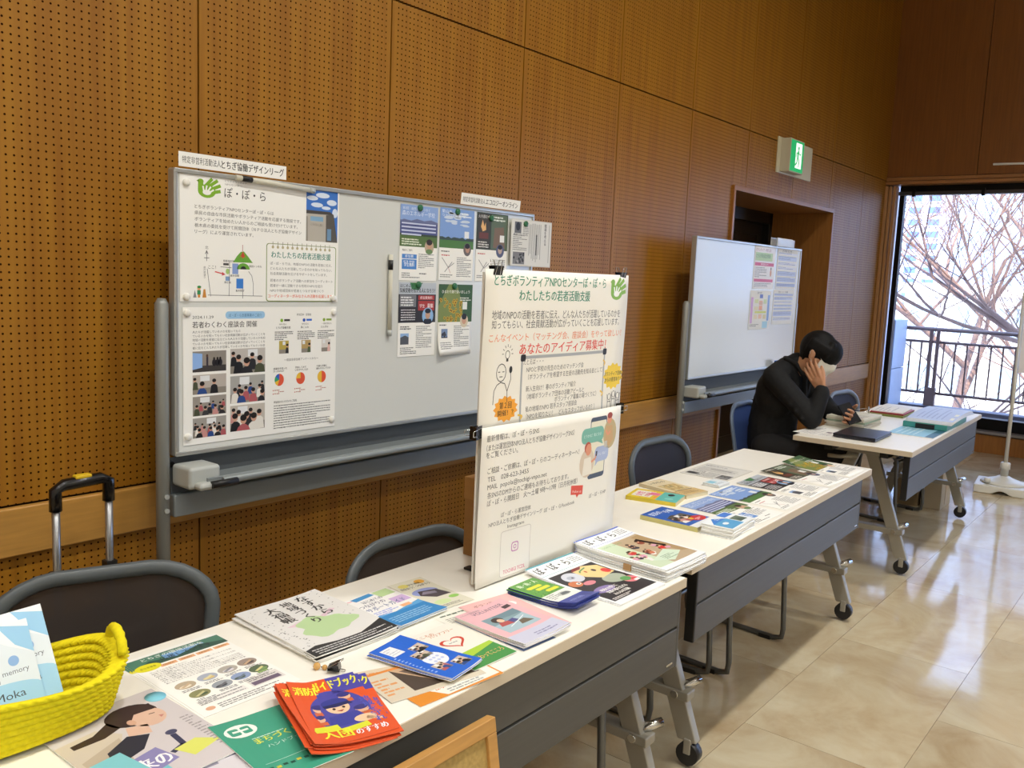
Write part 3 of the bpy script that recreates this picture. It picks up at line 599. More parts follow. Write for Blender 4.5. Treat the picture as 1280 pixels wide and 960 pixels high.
# ================================================================ MOBILE WHITEBOARDS
wb_m = mat('whiteboard_enamel', 'd6d8d4', .16, spec=.6); alu = mat('board_aluminium', 'b9bbb8', .32, .6); post_m = mat('board_post_grey', '8c8e8a', .4, .3); tray_m = mat('tray_grey', '8f9697', .4, .3); cap_m = mat('pale_grey_cap', 'b4b8b4', .45)
BY = 2.49
def whiteboard(x0, x1, z0, z1, label):
    cx = (x0 + x1) / 2; hw = (x1 - x0) / 2; t = empty('whiteboard', (cx, BY, 0), 0, label, 'whiteboard')
    MB().box(-hw + .008, hw - .008, -.003, .022, z0 + .008, z1 - .008).build('board_panel', wb_m, t)
    b = MB(); b.box(-hw, hw, -.010, .026, z1 - .012, z1 + .003); b.box(-hw, hw, -.010, .026, z0 - .003, z0 + .012); b.box(-hw - .002, -hw + .012, -.009, .025, z0, z1); b.box(hw - .012, hw + .002, -.009, .025, z0, z1)
    b.build('board_frame', alu, t, bevel=.003)
    for s in (-1, 1):
        b = MB(); b.tube([(s*(hw + .028), .02, .09), (s*(hw + .028), .02, 1.345), (s*(hw + .028), .02, 1.362)], [.021, .021, .012], 14); b.build('post', post_m, t)
        b = MB(); b.tube([(s*(hw + .028), -.24, .075), (s*(hw + .028), .16, .075)], .018, 12); ft = b.build('foot', post_m, t)
        for y in (-.22, .14): MB().tube([(s*(hw+.028) - .012, y, .028), (s*(hw+.028) + .012, y, .028)], .028, 14).build('caster', wheel_m, ft)
        for z in (.745, .70): MB().tube([(s*(hw + .028), -.006, z), (s*(hw + .028), .0, z)], .008, 10).build('bolt', cap_m, t)
    MB().box(-hw + .0, hw, .0, .045, .672, .745).build('lower_beam', tray_m, t, bevel=.006)
    MB().box(-hw + .0, hw, .024, .030, .745, z0 - .01).build('tray_back', mat('tray_back_grey', '4c5052', .6), t)  # strip behind the tray, a darker grey than the tray itself
    b = MB(); b.box(-hw + .05, hw - .05, -.10, .03, .785, .797); b.box(-hw + .05, hw - .05, -.105, -.097, .785, .812); b.tube([(-hw + .1, -.108, .797), (hw - .1, -.108, .797)], .013, 10); b.build('pen_tray', tray_m, t, bevel=.002)
    for s in (-1, 1):
        b = MB(); b.box(s*hw - (.0 if s < 0 else .11), s*hw + (.11 if s < 0 else 0), -.085, .02, .775, .845); b.box(s*(hw - .055) - .04, s*(hw - .055) + .04, -.12, -.08, .775, .80); cp = b.build('tray_end', cap_m, t, bevel=.012, bseg=3)
        MB().tube([(s*(hw - .10) - .045, -.120, .792), (s*(hw - .10) + .045, -.120, .792)], .012, 12).build('latch_grip', slot_m, cp)
        MB().tube([(s*hw, .05, z0 - .02), (s*hw, .02, .84)], .012, 8).build('swivel', slot_m, t)
    return t
whiteboard(1.447, 3.225, .872, 1.752, 'large whiteboard on grey posts covered with posters, behind the near table')
whiteboard(4.832, 6.525, .884, 1.752, 'smaller-looking whiteboard on grey posts in front of the dark door')

BZ = BY - .0045
def wall_doc(name, pr, label, cat, x, z, **k):   # x, z = top left corner on the board
    return doc(name, pr, label, cat, (x + pr.w/2000, BZ - k.pop('off', 0), z - pr.h/2000), wall=True, **k)
GRN = '2c8666'; LG = '86b434'
# poster A
p = Print(618, 388)
p.hand(56, 6, 86, 62); p.text('とちぎボランティア', 156, 12, 7, '9a9a9a', 80); p.text('NPOセンター', 156, 22, 7, '9a9a9a', 62)
p.text('ぽ・ぽ・ら', 154, 58, 30, '2c2c2c', 154)
for i, (s_, w_) in enumerate((('とちぎボランティアNPOセンターぽ・ぽ・らは', 290), ('県民の自由な市民活動やボランティア活動を応援する施設です。', 402), ('ボランティアを始めたい人からのご相談も受け付けています。', 388), ('栃木県の委託を受けて民間団体（ＮＰＯ法人とちぎ協働デザイン', 404), ('リーグ）により運営されています。', 212))): p.text(s_, 50, 101 + i*19, 11.5, '4a4a4a', w_)
p.rect(474, 2, 138, 176, '3f73c4', 1, cell=30)
for cx, cy, rx, ry in ((500, 30, 24, 8), (545, 18, 30, 9), (585, 40, 22, 10), (520, 52, 26, 8), (600, 75, 12, 16), (560, 60, 20, 6)): p.ell(cx, cy, rx, ry, 'd7e2f2', 2 + rx*.01)
p.poly([(474, 76), (592, 78), (594, 178), (474, 178)], 'b7b1a6', 3); p.poly([(474, 84), (474, 72), (578, 72), (594, 82)], '4b4845', 3.5); p.rect(492, 92, 56, 16, '7fa6c4', 4); p.poly([(474, 178), (474, 94), (480, 94), (482, 178)], '8f897e', 4)
p.poly([(560, 178), (560, 84), (594, 80), (612, 178)], '5a5650', 4); p.rect(566, 132, 18, 40, '6f93b4', 5); p.text('とちぎ男女共同', 494, 124, 9, '3a3a3a', 54, rot=2)
p.rrect(312, 194, 296, 196 - 2, 10, '7d8f4a', 1); p.rrect(315, 196, 290, 189, 9, 'f4f3ee', 2)
for i in range(13): p.ell(338 + i*20, 206, 5, 5, 'b9b08a', 3, n=10); p.line([(338 + i*20, 188), (338 + i*20, 204)], 2, '8d8a70', 4)
p.text('わたしたちの若者活動支援', 332, 240, 21, '1c7f6c', 252, bold=.05)
for i, (s_, w_) in enumerate((('ぽ・ぽ・らでは、地域のNPOの活動を若者に伝え、', 262), ('どんな人たちが活躍しているのかを知ってもらい、', 262), ('社会貢献活動を広げるサポートをしています。', 240), ('若者のボランティア活動への参加をコーディネート', 266), ('若者が一緒に活動できる地域のNPOを紹介', 222), ('NPOや地域団体が若者とつながる場づくり', 226))): p.text(s_, 328, 264 + i*17 + (6 if i > 2 else 0), 9.5, '5a5a5a', w_)
p.text('コーディネーターがみなさんの活動を応援します！', 320, 374, 11, 'e0612c', 278, bold=.05)
p.poly([(186, 262), (200, 242), (214, 228), (226, 226), (242, 242), (260, 262)], '6aa43c', 2); p.poly([(210, 248), (222, 226), (234, 248), (228, 242), (222, 250), (216, 242)], 'c24a36', 3); p.line([(221, 205), (221, 226)], 2, 'a55', 3) if False else p.line([(221, 205), (221, 226)], 2, 'aa5555', 3)
p.ell(224, 284, 24, 20, '6aa43c', 2, 180, 360); p.ell(224, 284, 11, 10, '23262a', 3, 180, 360); p.rect(183, 266, 22, 34, '8ba3d6', 2); p.rect(198, 314, 26, 32, '3f7fd0', 2); p.ell(166, 292, 7, 9, 'a9c97a', 2); p.rect(158, 308, 16, 14, '7fa0cc', 2); p.rect(150, 266, 20, 7, '4a4a4a', 2)
for q in ([(93, 286), (105, 372)], [(173, 258), (171, 371)], [(95, 368), (298, 370)], [(222, 346), (222, 378)], [(244, 290), (256, 304), (262, 330), (262, 370)], [(140, 278), (180, 280)]): p.line(q, 1.8, '6a6a6a', 2.5)
p.text('北', 86, 224, 10, '5a5a5a'); p.line([(91, 228), (91, 262)], 2, '5a5a5a', 2); p.line([(82, 252), (100, 252)], 2, '5a5a5a', 2); p.line([(86, 240), (91, 230), (96, 240)], 2, '5a5a5a', 2)
p.text('ここ！', 96, 285, 11, '4a4a4a'); p.line([(120, 294), (148, 300)], 3.5, 'd2464c', 3); p.poly([(146, 294), (158, 302), (145, 306)], 'd2464c', 3)
for x, y, s_ in ((150, 262, '県総合文化'), (176, 308, '栃木会館'), (154, 330, '県庁前'), (196, 356, '栃木県庁'), (246, 276, '塙田トンネル')): p.text(s_, x, y, 7, '3a3a3a', bold=.04)
p.ell(64, 348, 6, 6, 'e0a878', 3); p.rect(58, 353, 12, 14, '3f8f5c', 3); p.rect(60, 366, 8, 10, 'd9882c', 3); p.poly([(76, 376), (80, 350), (86, 350), (90, 376)], 'c98a3c', 3); p.poly([(44, 376), (50, 352), (56, 376)], '8a8f96', 3); p.ell(65, 343, 7, 4, '3a8a4a', 4)
p.vtext('県庁前通り', 84, 278, 7, '6a6a6a')
wall_doc('poster', p, 'upper white poster on the large whiteboard, with green hand logo and a hand-drawn map', 'poster', 1.466, 1.742)
# poster B
p = Print(606, 436)
p.text('2024.11.29', 33, 36, 11, '3f3f3f', 74); p.rrect(150, 14, 150, 24, 11, '9cc6e8', 1); p.text('ぽ・ぽ・ら支援事業のご紹介', 162, 31, 10, '3f6f9a', 126); p.text('若者わくわく座談会 開催', 33, 64, 19, '2b2b2b', 236, bold=.02)
p.body(33, 82, 268, 5, 8.5, 12.5, seed=3)
for i, (x, y, w, h, n_, bg) in enumerate(((33, 139, 120, 66, 0, '7d7a78'), (33, 214, 120, 62, 3, 'b9b0a8'), (33, 283, 120, 62, 9, '9b948c'), (33, 352, 120, 64, 12, 'a09c96'), (168, 136, 134, 82, 5, 'c0bab4'), (168, 226, 134, 90, 9, 'a9a8a4'), (168, 324, 134, 86, 8, 'c4bcb2'))):
    if n_: p.people(x, y, w, h, n_, bg, i + 2, close=n_ < 9)
    else:
        p.rect(x, y, w, h, '8f8880', 2); p.rect(x, y + 46, w, 20, '3f3b3a', 2.5); p.poly([(x, y + 4), (x + 34, y + 8), (x + 34, y + 52), (x, y + 58)], '8fb4ea', 3); p.rect(x + 48, y + 18, 7, 34, '3a3440', 3); p.ell(x + 51, y + 15, 4, 5, '5a4038', 3)
        for a in (76, 88, 98): p.ell(x + a, y + 38, 8, 12, '26242a', 3, n=10); p.ell(x + a, y + 25, 4, 5, '1d1714', 3.5, n=8)
p.text('参加団体・登壇者', 430, 30, 7.5, '3a3a3a', 62)
for i, x in enumerate((350, 444, 532)):
    p.ell(x + 18, 46, 6, 6, (LG, '2b4fb0', '8aa83a')[i], 2); p.rect(x + 28, 42, 24, 7, ('3a3a3a', '3a6ad0', '8aa83a')[i], 2); p.text(('NPO法人', 'NPO法人', '一般社団法人')[i], x + 8, 62, 6.5, '4a4a4a'); p.text(('とちぎ協働支援', '風ごよみ', 'えんがお')[i], x - 4 + 8*(i > 0), 74, 7.5, '3a3a3a', bold=.03)
    p.dashes(x - 10, 84, 76, 5, 3.6, 6.4, '6a6a6a', seed=i); p.people(x + 8, 116, 40, 44, 1, ('b8a34a', 'b59a62', 'd8d2cc')[i], i + 30, close=True, cols=[('2a2a30', '4a5a3a', 'e4b8b0')[i]])
p.text('〜座談会参加者アンケートから〜', 380, 186, 8.5, '4a4a4a', 146)
for i, (x, seg) in enumerate(((360, ((-90, 110, 'e0593a'), (110, 160, 'e8b93c'), (160, 215, '3f9f6a'), (215, 270, '2f62c0'))), (450, ((-90, 180, 'e0593a'), (180, 270, 'e8b93c'))), (543, ((-90, 90, 'e0593a'), (90, 270, 'e8b93c'))))):
    p.text(('座談会を知った', '参加してみて', '今後も活動に')[i], x - 24, 214, 7, '2a2a2a', bold=.05); p.text(('きっかけは？', 'いかがでしたか', '関わりたいですか')[i], x - 24, 223, 7, '2a2a2a', bold=.05)
    for a, b_, c in seg: p.ell(x, 250, 19, 21, c, 2 + .01*a/90, a, b_)
    for k in range(3): p.rect(x - 26 + (k % 2)*22, 284 + k*6, 3.5, 3.5, 'c0392b', 2); p.dashes(x - 20 + (k % 2)*22, 284 + k*6, 22, 1, 3.2, 5, 'b0705f', seed=k)
p.text('参加者からいただいたご意見', 338, 330, 7.5, '2a2a2a', 96, bold=.04); p.dashes(338, 338, 246, 10, 4, 8.6, '7a7a7a', seed=9)
wall_doc('poster', p, 'lower white poster on the large whiteboard, with seven meeting photos and three pie charts', 'poster', 1.474, 1.336, off=.0004)
# magnets
def round_magnet(x, z, col, label, group, r=.009):
    b = MB().lathe([(.0001, .009), (r*.62, .009), (r, .006), (r, 0)], 16, cap=False); o = b.build('magnet', mat('magnet_' + col, col, .35)); o.rotation_euler = (R(90), 0, 0); o.location = (x, BZ - .0006, z); tag(o, label, 'magnet', group); return o
for x, z, l in ((1.487, 1.715, 'at the top left corner of the map poster'), (1.486, 1.368, 'at the bottom left corner of the map poster'), (1.487, 1.318, 'at the top left corner of the photo poster'), (1.489, .928, 'at the bottom left corner of the photo poster'), (2.062, 1.366, 'at the bottom right corner of the map poster'), (2.066, 1.316, 'at the top right corner of the photo poster'), (2.064, .926, 'at the bottom right corner of the photo poster')):
    round_magnet(x, z, 'e6e4dc', 'white round magnet ' + l, 'white poster magnets', .0115)
# name strips on top of the boards
p = Print(392, 44); p.text('特定非営利活動法人', 12, 31, 20, '1f1f1f', 132); p.text('とちぎ協働デザインリーグ', 146, 33, 24, '111111', 236, bold=.03)
o = doc('name_strip', p, 'long white name strip standing on the top left edge of the large whiteboard', 'sign', (1.463 + .196, BZ, 1.783), wall=True, t=.6)
p = Print(392, 46); p.text('特定非営利活動法人', 12, 33, 20, '1f1f1f', 140); p.text('エコロジーオンライン', 156, 34, 24, '111111', 218, bold=.03)
o = doc('name_strip', p, 'tilted white name strip leaning on the top right edge of the large whiteboard', 'sign', (2.715 + .200, BZ - .008, 1.781), wall=True, t=.6); o.rotation_euler = (R(96), 0, 0)
# pens held on the board
def pen_bar(x0, z0, x1, z1, label):
    t = empty('marker_pen', ((x0 + x1)/2, BZ - .009, (z0 + z1)/2), 0, label, 'marker pen'); d = Vector((x1 - x0, 0, z1 - z0)) / 2; e = lambda k: d * k
    MB().tube([e(-1), e(1)], .0085, 12).build('barrel', mat('pen_barrel', 'cfccbc', .4), t); MB().tube([e(-.86), e(-.62)], .0095, 12).build('black_cap', slot_m, t); MB().tube([e(.86), e(1.01)], .0095, 12).build('end_cap', cap_m, t)
pen_bar(1.655, 1.748, 1.965, 1.736, 'white pen bar with black section along the top edge above the green hand logo poster')
pen_bar(2.334, 1.535, 2.336, 1.225, 'white pen with black section upright on the bare middle of the large whiteboard')

# flyers, one design each, used on the board and again on the middle table
def fl_sky1():
    p = Print(208, 292); p.rect(0, 0, 208, 150, '8ba6d8', 1, cell=30); p.text('第3回　自然と人をつなぐ', 12, 18, 10, 'dfe8f6', 150); p.text('森のエネルギー学校', 10, 40, 18, 'dfe8f6', 180)
    p.rect(0, 60, 208, 50, '4d5488', 2); p.poly([(0, 62), (20, 56), (60, 60), (90, 52), (130, 58), (170, 52), (208, 60), (208, 66), (0, 66)], '6a7096', 3)
    for i in range(4): p.rect(8, 68 + i*14, 190 - 22*(i == 3) - 60*(i == 3), 6, 'c9cfe6', 4)
    p.rect(0, 110, 208, 50, '56703a', 2.5); p.rect(0, 110, 208, 8, '3c4a34', 3); p.dashes(10, 130, 110, 3, 6, 9, 'dfe5cf', L=4)
    p.ell(163, 158, 26, 28, 'b9a58a', 5); p.ell(163, 150, 15, 17, 'c49a7e', 6); p.ell(163, 139, 17, 12, '3a2c24', 7); p.ell(163, 176, 20, 10, '6f8a58', 7)
    p.text('講座のご案内', 14, 178, 8, '4a4a4a'); p.rect(14, 190, 80, 17, '4f86cc', 2); p.rect(14, 210, 80, 38, '4f86cc', 2); p.text('参加費', 30, 203, 11, 'f0f4fa', 46); p.text('学生無料', 26, 237, 15, 'f0f4fa', 56, bold=.04); p.text('日時', 24, 222, 8, 'f0f4fa', 60)
    p.dashes(104, 186, 88, 8, 4, 7.5, '8a8a8a', seed=2); p.dashes(14, 262, 100, 3, 4, 8, '7a7a7a', seed=4); p.dashes(110, 262, 50, 1, 5, 8, '6a6a6a'); return p
def fl_sky2():
    p = Print(208, 292); p.landscape(0, 0, 208, 160, '7f9fd6', '4f7a3a', 4, clouds=6, hz=.78, roof='3c4a44'); p.text('里山の', 10, 18, 12, 'e4ecf8', 60); p.text('つどい', 10, 34, 12, 'e4ecf8', 60); p.dashes(90, 14, 100, 2, 7, 12, 'e4ecf8', L=5)
    p.rect(150, 88, 28, 28, 'e9ecee', 5); p.ell(170, 162, 24, 27, '6a625e', 5); p.ell(172, 160, 13, 16, 'b98f78', 6); p.ell(170, 148, 15, 11, '241e1c', 7)
    p.dashes(12, 172, 60, 1, 5, 8, '5a5a5a'); p.line([(18, 200), (58, 240), (92, 220)], 3, '8a8a8a', 2); p.line([(36, 258), (80, 216)], 3, '7a7a7a', 2); p.line([(58, 240), (70, 262)], 2, 'b46a6a', 2.5); p.dashes(14, 188, 60, 1, 5, 8, 'c05050'); p.dashes(108, 196, 90, 11, 4, 7.6, '8a8a8a', seed=3); p.dashes(10, 268, 90, 2, 4, 8, '7a7a7a'); return p
def fl_dark():
    p = Print(208, 292); p.rect(0, 0, 208, 156, '31402f', 1, cell=30); p.rect(6, 4, 84, 148, '3f3a2e', 2); p.poly([(40, 80), (28, 60), (38, 30), (50, 58), (58, 40), (62, 72)], 'e0b070', 3); p.rect(18, 84, 60, 26, '6b3a2c', 3)
    p.rect(96, 4, 108, 148, '5c6a52', 2); p.poly([(112, 146), (118, 60), (180, 54), (192, 146)], '7a6450', 3); p.text('火を囲む会', 10, 22, 13, 'e6e2d6', 76, L=4); p.dashes(100, 12, 90, 2, 7, 12, 'dfe4d8', L=4); p.rect(156, 90, 30, 30, 'e6e6e2', 4)
    p.dashes(12, 122, 70, 3, 6, 10, 'd8d4c8', L=4); p.ell(160, 158, 27, 29, '565b78', 5); p.ell(160, 154, 14, 17, 'b9a090', 6); p.ell(160, 142, 15, 10, '2b2624', 7)
    p.dashes(12, 172, 60, 1, 5, 8, 'c05050'); p.line([(20, 200), (56, 236), (88, 214)], 3, '8a8a8a', 2); p.line([(36, 252), (74, 208)], 3, '7a7a7a', 2); p.dashes(108, 196, 90, 11, 4, 7.6, '8a8a8a', seed=6); p.dashes(10, 266, 90, 2, 4, 8, '7a7a7a'); return p
def fl_red():
    p = Print(208, 292); p.rect(0, 0, 208, 46, 'b9c0c8', 1); p.poly([(60, 0), (130, 0), (110, 30), (70, 26)], '3f7a4a', 2); p.text('はじめよう！', 8, 18, 13, '1b1b1b', 80, bold=.04, L=4); p.text('気候変動を伝える人になろう！', 6, 38, 17, '1b1b1b', 196, bold=.05, L=4)
    p.rect(0, 46, 208, 112, '2f2c2e', 1.5, cell=30); p.rect(6, 48, 90, 48, '77787c', 2); p.dashes(12, 56, 70, 4, 6, 10, 'e6e6e6', L=3); p.rect(108, 50, 92, 18, 'a83a36', 2); p.rect(108, 72, 92, 38, 'a83a36', 2); p.text('参加費無料', 118, 64, 11, 'f6e8e4', 70, L=3); p.text('学生', 116, 98, 14, 'f6e8e4', 30, L=3); p.text('募集', 160, 98, 16, 'f6e8e4', 34, bold=.05, L=3)
    p.dashes(14, 106, 80, 5, 4.5, 9.6, 'd8d4d4', L=3, seed=7); p.ell(164, 132, 32, 34, '8db4dc', 3); p.ell(164, 128, 14, 17, 'c09a80', 4); p.ell(164, 112, 17, 10, '1c2028', 5); p.poly([(138, 158), (146, 144), (182, 144), (190, 158), (178, 165), (150, 165)], '23262e', 4.5)
    p.dashes(12, 172, 60, 2, 5, 8, '5a5a5a'); p.rect(14, 200, 46, 44, '8fb0da', 2); p.poly([(14, 244), (14, 216), (40, 208), (60, 216), (60, 244)], '55585f', 3); p.dashes(100, 172, 90, 12, 4, 7.6, '8a8a8a', seed=8); p.dashes(14, 256, 90, 4, 4, 7.4, '6a6a6a'); return p
def fl_green():
    p = Print(208, 292); p.rect(0, 0, 208, 156, '3a5a34', 1, cell=30); p.poly([(60, 0), (110, 0), (150, 90), (150, 156), (0, 156), (0, 90)], '7c8a4c', 2); rn = random.Random(2)
    for i in range(46): x = rn.uniform(8, 146); y = rn.uniform(60, 150); p.ell(x, y, 7, 7, 'c8a32c', 3 + i*.01, n=8); p.ell(x, y, 3, 3, '4a3418', 4, n=6)
    p.text('ひまわり畑で会いましょう', 20, 36, 13, 'f2f0e0', 170, L=5, bold=.02); p.dashes(130, 54, 70, 2, 5, 9, 'e2e6d8', L=5); p.rect(148, 72, 28, 32, 'e9ebe6', 5); p.ell(160, 152, 25, 28, 'd8cbb0', 6); p.ell(160, 150, 14, 16, 'd0a084', 7); p.ell(160, 134, 16, 13, '1c1a1c', 8)
    p.dashes(10, 166, 50, 1, 5, 8, '5a5a5a'); p.rect(22, 184, 38, 38, '7a90b4', 2); p.poly([(22, 222), (24, 204), (44, 194), (60, 222)], '3a3c44', 3); p.dashes(98, 172, 96, 12, 4, 7.6, '8a8a8a', seed=11); p.dashes(14, 240, 80, 4, 4, 8, '7a7a7a'); return p
def newsprint(w=250, h=205):
    p = Print(w, h); rn = random.Random(5); p.rect(4, 4, w - 8, h - 8, 'd9d7d0', 1)
    p.rect(w*.08, h*.06, w*.16, h*.24, '6a6866', 2); p.ell(w*.16, h*.16, w*.05, h*.09, '2a2a2a', 3); p.rect(w*.06, h*.70, w*.28, h*.26, '7d7b78', 2)
    for i in range(14): p.ell(w*(.08 + .24*rn.random()), h*(.73 + .2*rn.random()), w*.02, h*.03, rn.choice(['2c2c2c', 'b9b7b2', '4a4a48']), 3, n=8)
    p.dashes(w*.05, h*.34, w*.34, 9, 3.6, h*.038, '6f6e6a', seed=1); p.text('地域をつなぐ学び舎', w*.06, h*.345, 9, '1f1f1f', w*.34, bold=.04); p.dashes(w*.28, h*.07, w*.14, 7, 3.2, h*.035, '6f6e6a', seed=2)
    for k in range(9): p.line([(w*(.44 + k*.035), h*(.06 + .03*rn.random())), (w*(.44 + k*.035), h*(.9 - .2*rn.random()))], w*.014, '98968f', 2)
    p.line([(w*.62, h*.3), (w*.62, h*.75)], w*.03, '4a4946', 2.2); p.vtext('環境を考える', w*.84, h*.05, 15, '1c1c1c', bold=.06); p.line([(w*.94, h*.06), (w*.94, h*.9)], w*.014, '98968f', 2); return p
FL = (fl_sky1, fl_sky2, fl_dark, fl_red, fl_green)
wall_doc('flyer', fl_sky1(), 'flyer with purple-blue sky picture, top left of the group on the large whiteboard', 'flyer', 2.386, 1.730)
wall_doc('flyer', fl_sky2(), 'flyer with blue sky and clouds pinned second in the top row of the large whiteboard', 'flyer', 2.606, 1.735, off=.0006)
wall_doc('flyer', fl_dark(), 'dark campfire and woodland flyer pinned third in the top row of the large whiteboard', 'flyer', 2.832, 1.735)
wall_doc('flyer', fl_red(), 'black and red flyer pinned below the purple-sky flyer on the large whiteboard', 'flyer', 2.388, 1.430)
curl = lambda x, y: .02 * max(0, (-y - .05) / .1) ** 2 * max(0, .5 - x / .2)
wall_doc('flyer', fl_green(), 'green sunflower flyer with curling lower corner on the large whiteboard', 'flyer', 2.612, 1.427, warp=curl)
nw = newsprint(300, 208); wall_doc('newspaper_clipping', nw, 'newspaper cutting sticking out past the right edge of the large whiteboard', 'newspaper', 3.050, 1.725, m=mat('newsprint', 'cfccc2', .8), off=.012)
for x, z, l in ((2.490, 1.722, 'purple-sky flyer'), (2.708, 1.724, 'blue-sky flyer'), (2.924, 1.714, 'dark campfire flyer'), (3.15, 1.706, 'newspaper cutting'), (2.493, 1.422, 'black and red flyer'), (2.704, 1.420, 'sunflower flyer')):
    o = round_magnet(x, z, '2c6a45', 'dark green magnet holding the top of the ' + l, 'green flyer magnets', .013)
    if 'newspaper' in l: o.location.y -= .012
# papers on the far whiteboard
p = Print(350, 292); p.rect(8, 6, 334, 280, 'f0ecea', 1); p.rect(16, 44, 290, 56, 'b9d49a', 1.5); p.text('ボランティア・市民活動', 22, 34, 20, '8a3f5a', 250); p.text('とちぎ助成金情報', 30, 78, 26, '4f7a3c', 240, bold=.03); p.rect(14, 112, 322, 22, 'cf4a72', 2); p.text('活動を始めたい方へ', 110, 128, 13, 'ffffff', 130); p.dashes(20, 144, 200, 7, 6, 10.5, '8a8a8a'); p.ell(292, 180, 14, 26, 'c98a5a', 2); p.ell(292, 150, 10, 10, '5a3a30', 3); p.rect(14, 224, 322, 20, 'cf4a72', 2); p.dashes(20, 252, 290, 3, 6, 10, '8a8a8a', seed=2)
wall_doc('flyer', p, 'flyer with two pink bands on the upper right of the far whiteboard', 'flyer', 5.690, 1.742)
p = Print(350, 268)
for x, y, w, h, c in ((20, 46, 34, 178, 'd0a0d6'), (300, 30, 36, 180, '7f9fd8'), (80, 60, 60, 26, 'd9e0a0'), (80, 110, 60, 26, 'e6dcb0'), (160, 26, 54, 26, '5a6fc0'), (156, 70, 56, 30, 'e8b48a'), (156, 104, 56, 30, 'e8a070'), (90, 142, 190, 14, 'd6d850'), (156, 164, 56, 30, 'f0c49a'), (232, 60, 50, 30, 'cfe0a8'), (232, 166, 50, 30, 'e0d090'), (80, 166, 56, 30, 'f0e0b8'), (230, 214, 90, 46, 'a8d4e4')): p.rect(x, y, w, h, c, 2)
p.text('活動の流れ', 110, 22, 15, '4a4a5a'); p.dashes(20, 232, 180, 2, 6, 10, '8a8a8a')
for k in (86, 136): p.line([(146, k), (230, k)], 2, '9a9aa0', 3)
wall_doc('flyer', p, 'coloured block diagram sheet low on the right part of the far whiteboard', 'flyer', 5.668, 1.438)
for nm, x, z, h, sd, lb in (('a', 6.085, 1.744, 288, 3, 'sheet with pale blue text bands at the upper right corner of the far whiteboard'), ('b', 6.065, 1.450, 252, 8, 'sheet with blue text blocks below another at the right edge of the far whiteboard')):
    p = Print(376, h); rn = random.Random(sd); y = 14
    p.text('お知らせ' if nm == 'a' else '応援メッセージ募集', 80, 24, 14, '44506a', 180)
    while y < h - 40: hh = rn.choice((14, 22, 34)); p.rect(12, y + 16, 350, hh, rn.choice(('c3cdea', 'aebbe2', 'e6e8f2')), 1.5); p.dashes(20, y + 18, 320, max(1, hh // 10), 5, 9, '7f88a8', L=3, seed=int(y)); y += hh + 10
    wall_doc('flyer', p, lb, 'flyer', x, z, off=.0004)
t = empty('acrylic_holder', (6.15, BZ, 1.752), 0, 'small clear holder with cards on top of the far whiteboard', 'card holder'); cl = mat('clear_acrylic', 'e9eef4', .08, spec=.8, Alpha=.45)
MB().box(-.155, .155, -.03, -.027, 0, .055).box(-.155, .155, .02, .023, 0, .06).build('holder', cl, t); 
for k in (-.1, .0, .1): MB().box(k - .045, k + .045, -.02 + k*.02, -.016 + k*.02, .003, .06).build('card', paper, t)

# ================================================================ HANGING POSTER ON ITS TABLE STAND
PX, PY = 1.578, 1.357
t = empty('display_board', (PX + .316, PY + .012, TH), 0, 'thin board on a black foot bar standing on the near table, carrying the clipped poster', 'display board')
MB().box(-.300, .300, 0, .006, .010, .782).build('board', mat('board_white', 'dedbd2', .7), t); MB().box(-.27, .31, -.012, .018, 0, .012).build('foot_bar', slot_m, t, bevel=.002)
for s in (-1, 1): MB().box(s*.2 - .012, s*.2 + .012, -.012, .11, 0, .007).build('foot', slot_m, t, bevel=.002)
p = Print(640, 400)
p.text('とちぎボランティアNPOセンターぽ・ぽ・ら', 34, 37, 26, GRN, 480, bold=.03); p.text('わたしたちの若者活動支援', 130, 73, 26, GRN, 304, bold=.04); p.hand(538, 8, 90, 64)
p.text('地域のNPOの活動を若者に伝え、どんな人たちが活躍しているのかを', 30, 119, 21, '4c4c4c', 572); p.text('知ってもらい、社会貢献活動が広がっていくことを応援しています。', 31, 142, 20, '4c4c4c', 568)
p.text('こんなイベント（マッチング会、座談会）をやって欲しい！', 24, 174, 19, 'ea8452', 592); p.text('あなたのアイディア募集中！', 143, 208, 27, 'dc4b3e', 392, bold=.035)
p.line([(156, 218), (535, 218)], 8, 'a9adb0', 1); p.line([(156, 218), (160, 400)], 7, 'a9adb0', 1); p.line([(533, 218), (537, 400)], 7, 'a9adb0', 1); p.rrect(150, 210, 20, 18, 5, '2a2a2c', 2); p.rrect(523, 209, 20, 18, 5, '2a2a2c', 2)
for s_, x, y, w in (('たとえば・・・', 162, 236, 80), ('NPOと学校の先生のためのマッチング会', 176, 256, 250), ('（ボランティアを希望する生徒の活動先を知る会として）', 184, 275, 346), ('新入生向け！春のボランティア紹介', 178, 306, 216), ('（地域ボランティア団体の活動アピールと', 184, 326, 252), ('ボランティア募集の場づくりに）', 300, 342, 202), ('私の地域のNPO 若手スタッフ座談会', 180, 359, 224), ('（NPOを知りたい！　どんなスタッフがいるの？）', 184, 378, 312)): p.text(s_, x, y, 14, '5a5a5a', w)
def burst(p, cx, cy, rx, ry, c, L=2, n=13):
    q = []
    for k in range(2*n): a = math.pi*k/n; s_ = 1 if k % 2 else .82; q.append((cx + rx*s_*math.cos(a), cy + ry*s_*math.sin(a)))
    return p.poly(q, c, L)
burst(p, 590, 292, 56, 40, 'eccb3a'); p.text('ボランティア団体', 540, 290, 12, '3a3420', 98, bold=.03); p.text('からの要望あり！', 545, 307, 12, '3a3420', 90, bold=.03)
burst(p, 102, 344, 48, 34, 'f0a63a'); p.text('第２回', 78, 342, 16, '3a2c1a', 46, bold=.04); p.text('開催！？', 72, 360, 14, '3a2c1a', 60, bold=.04)
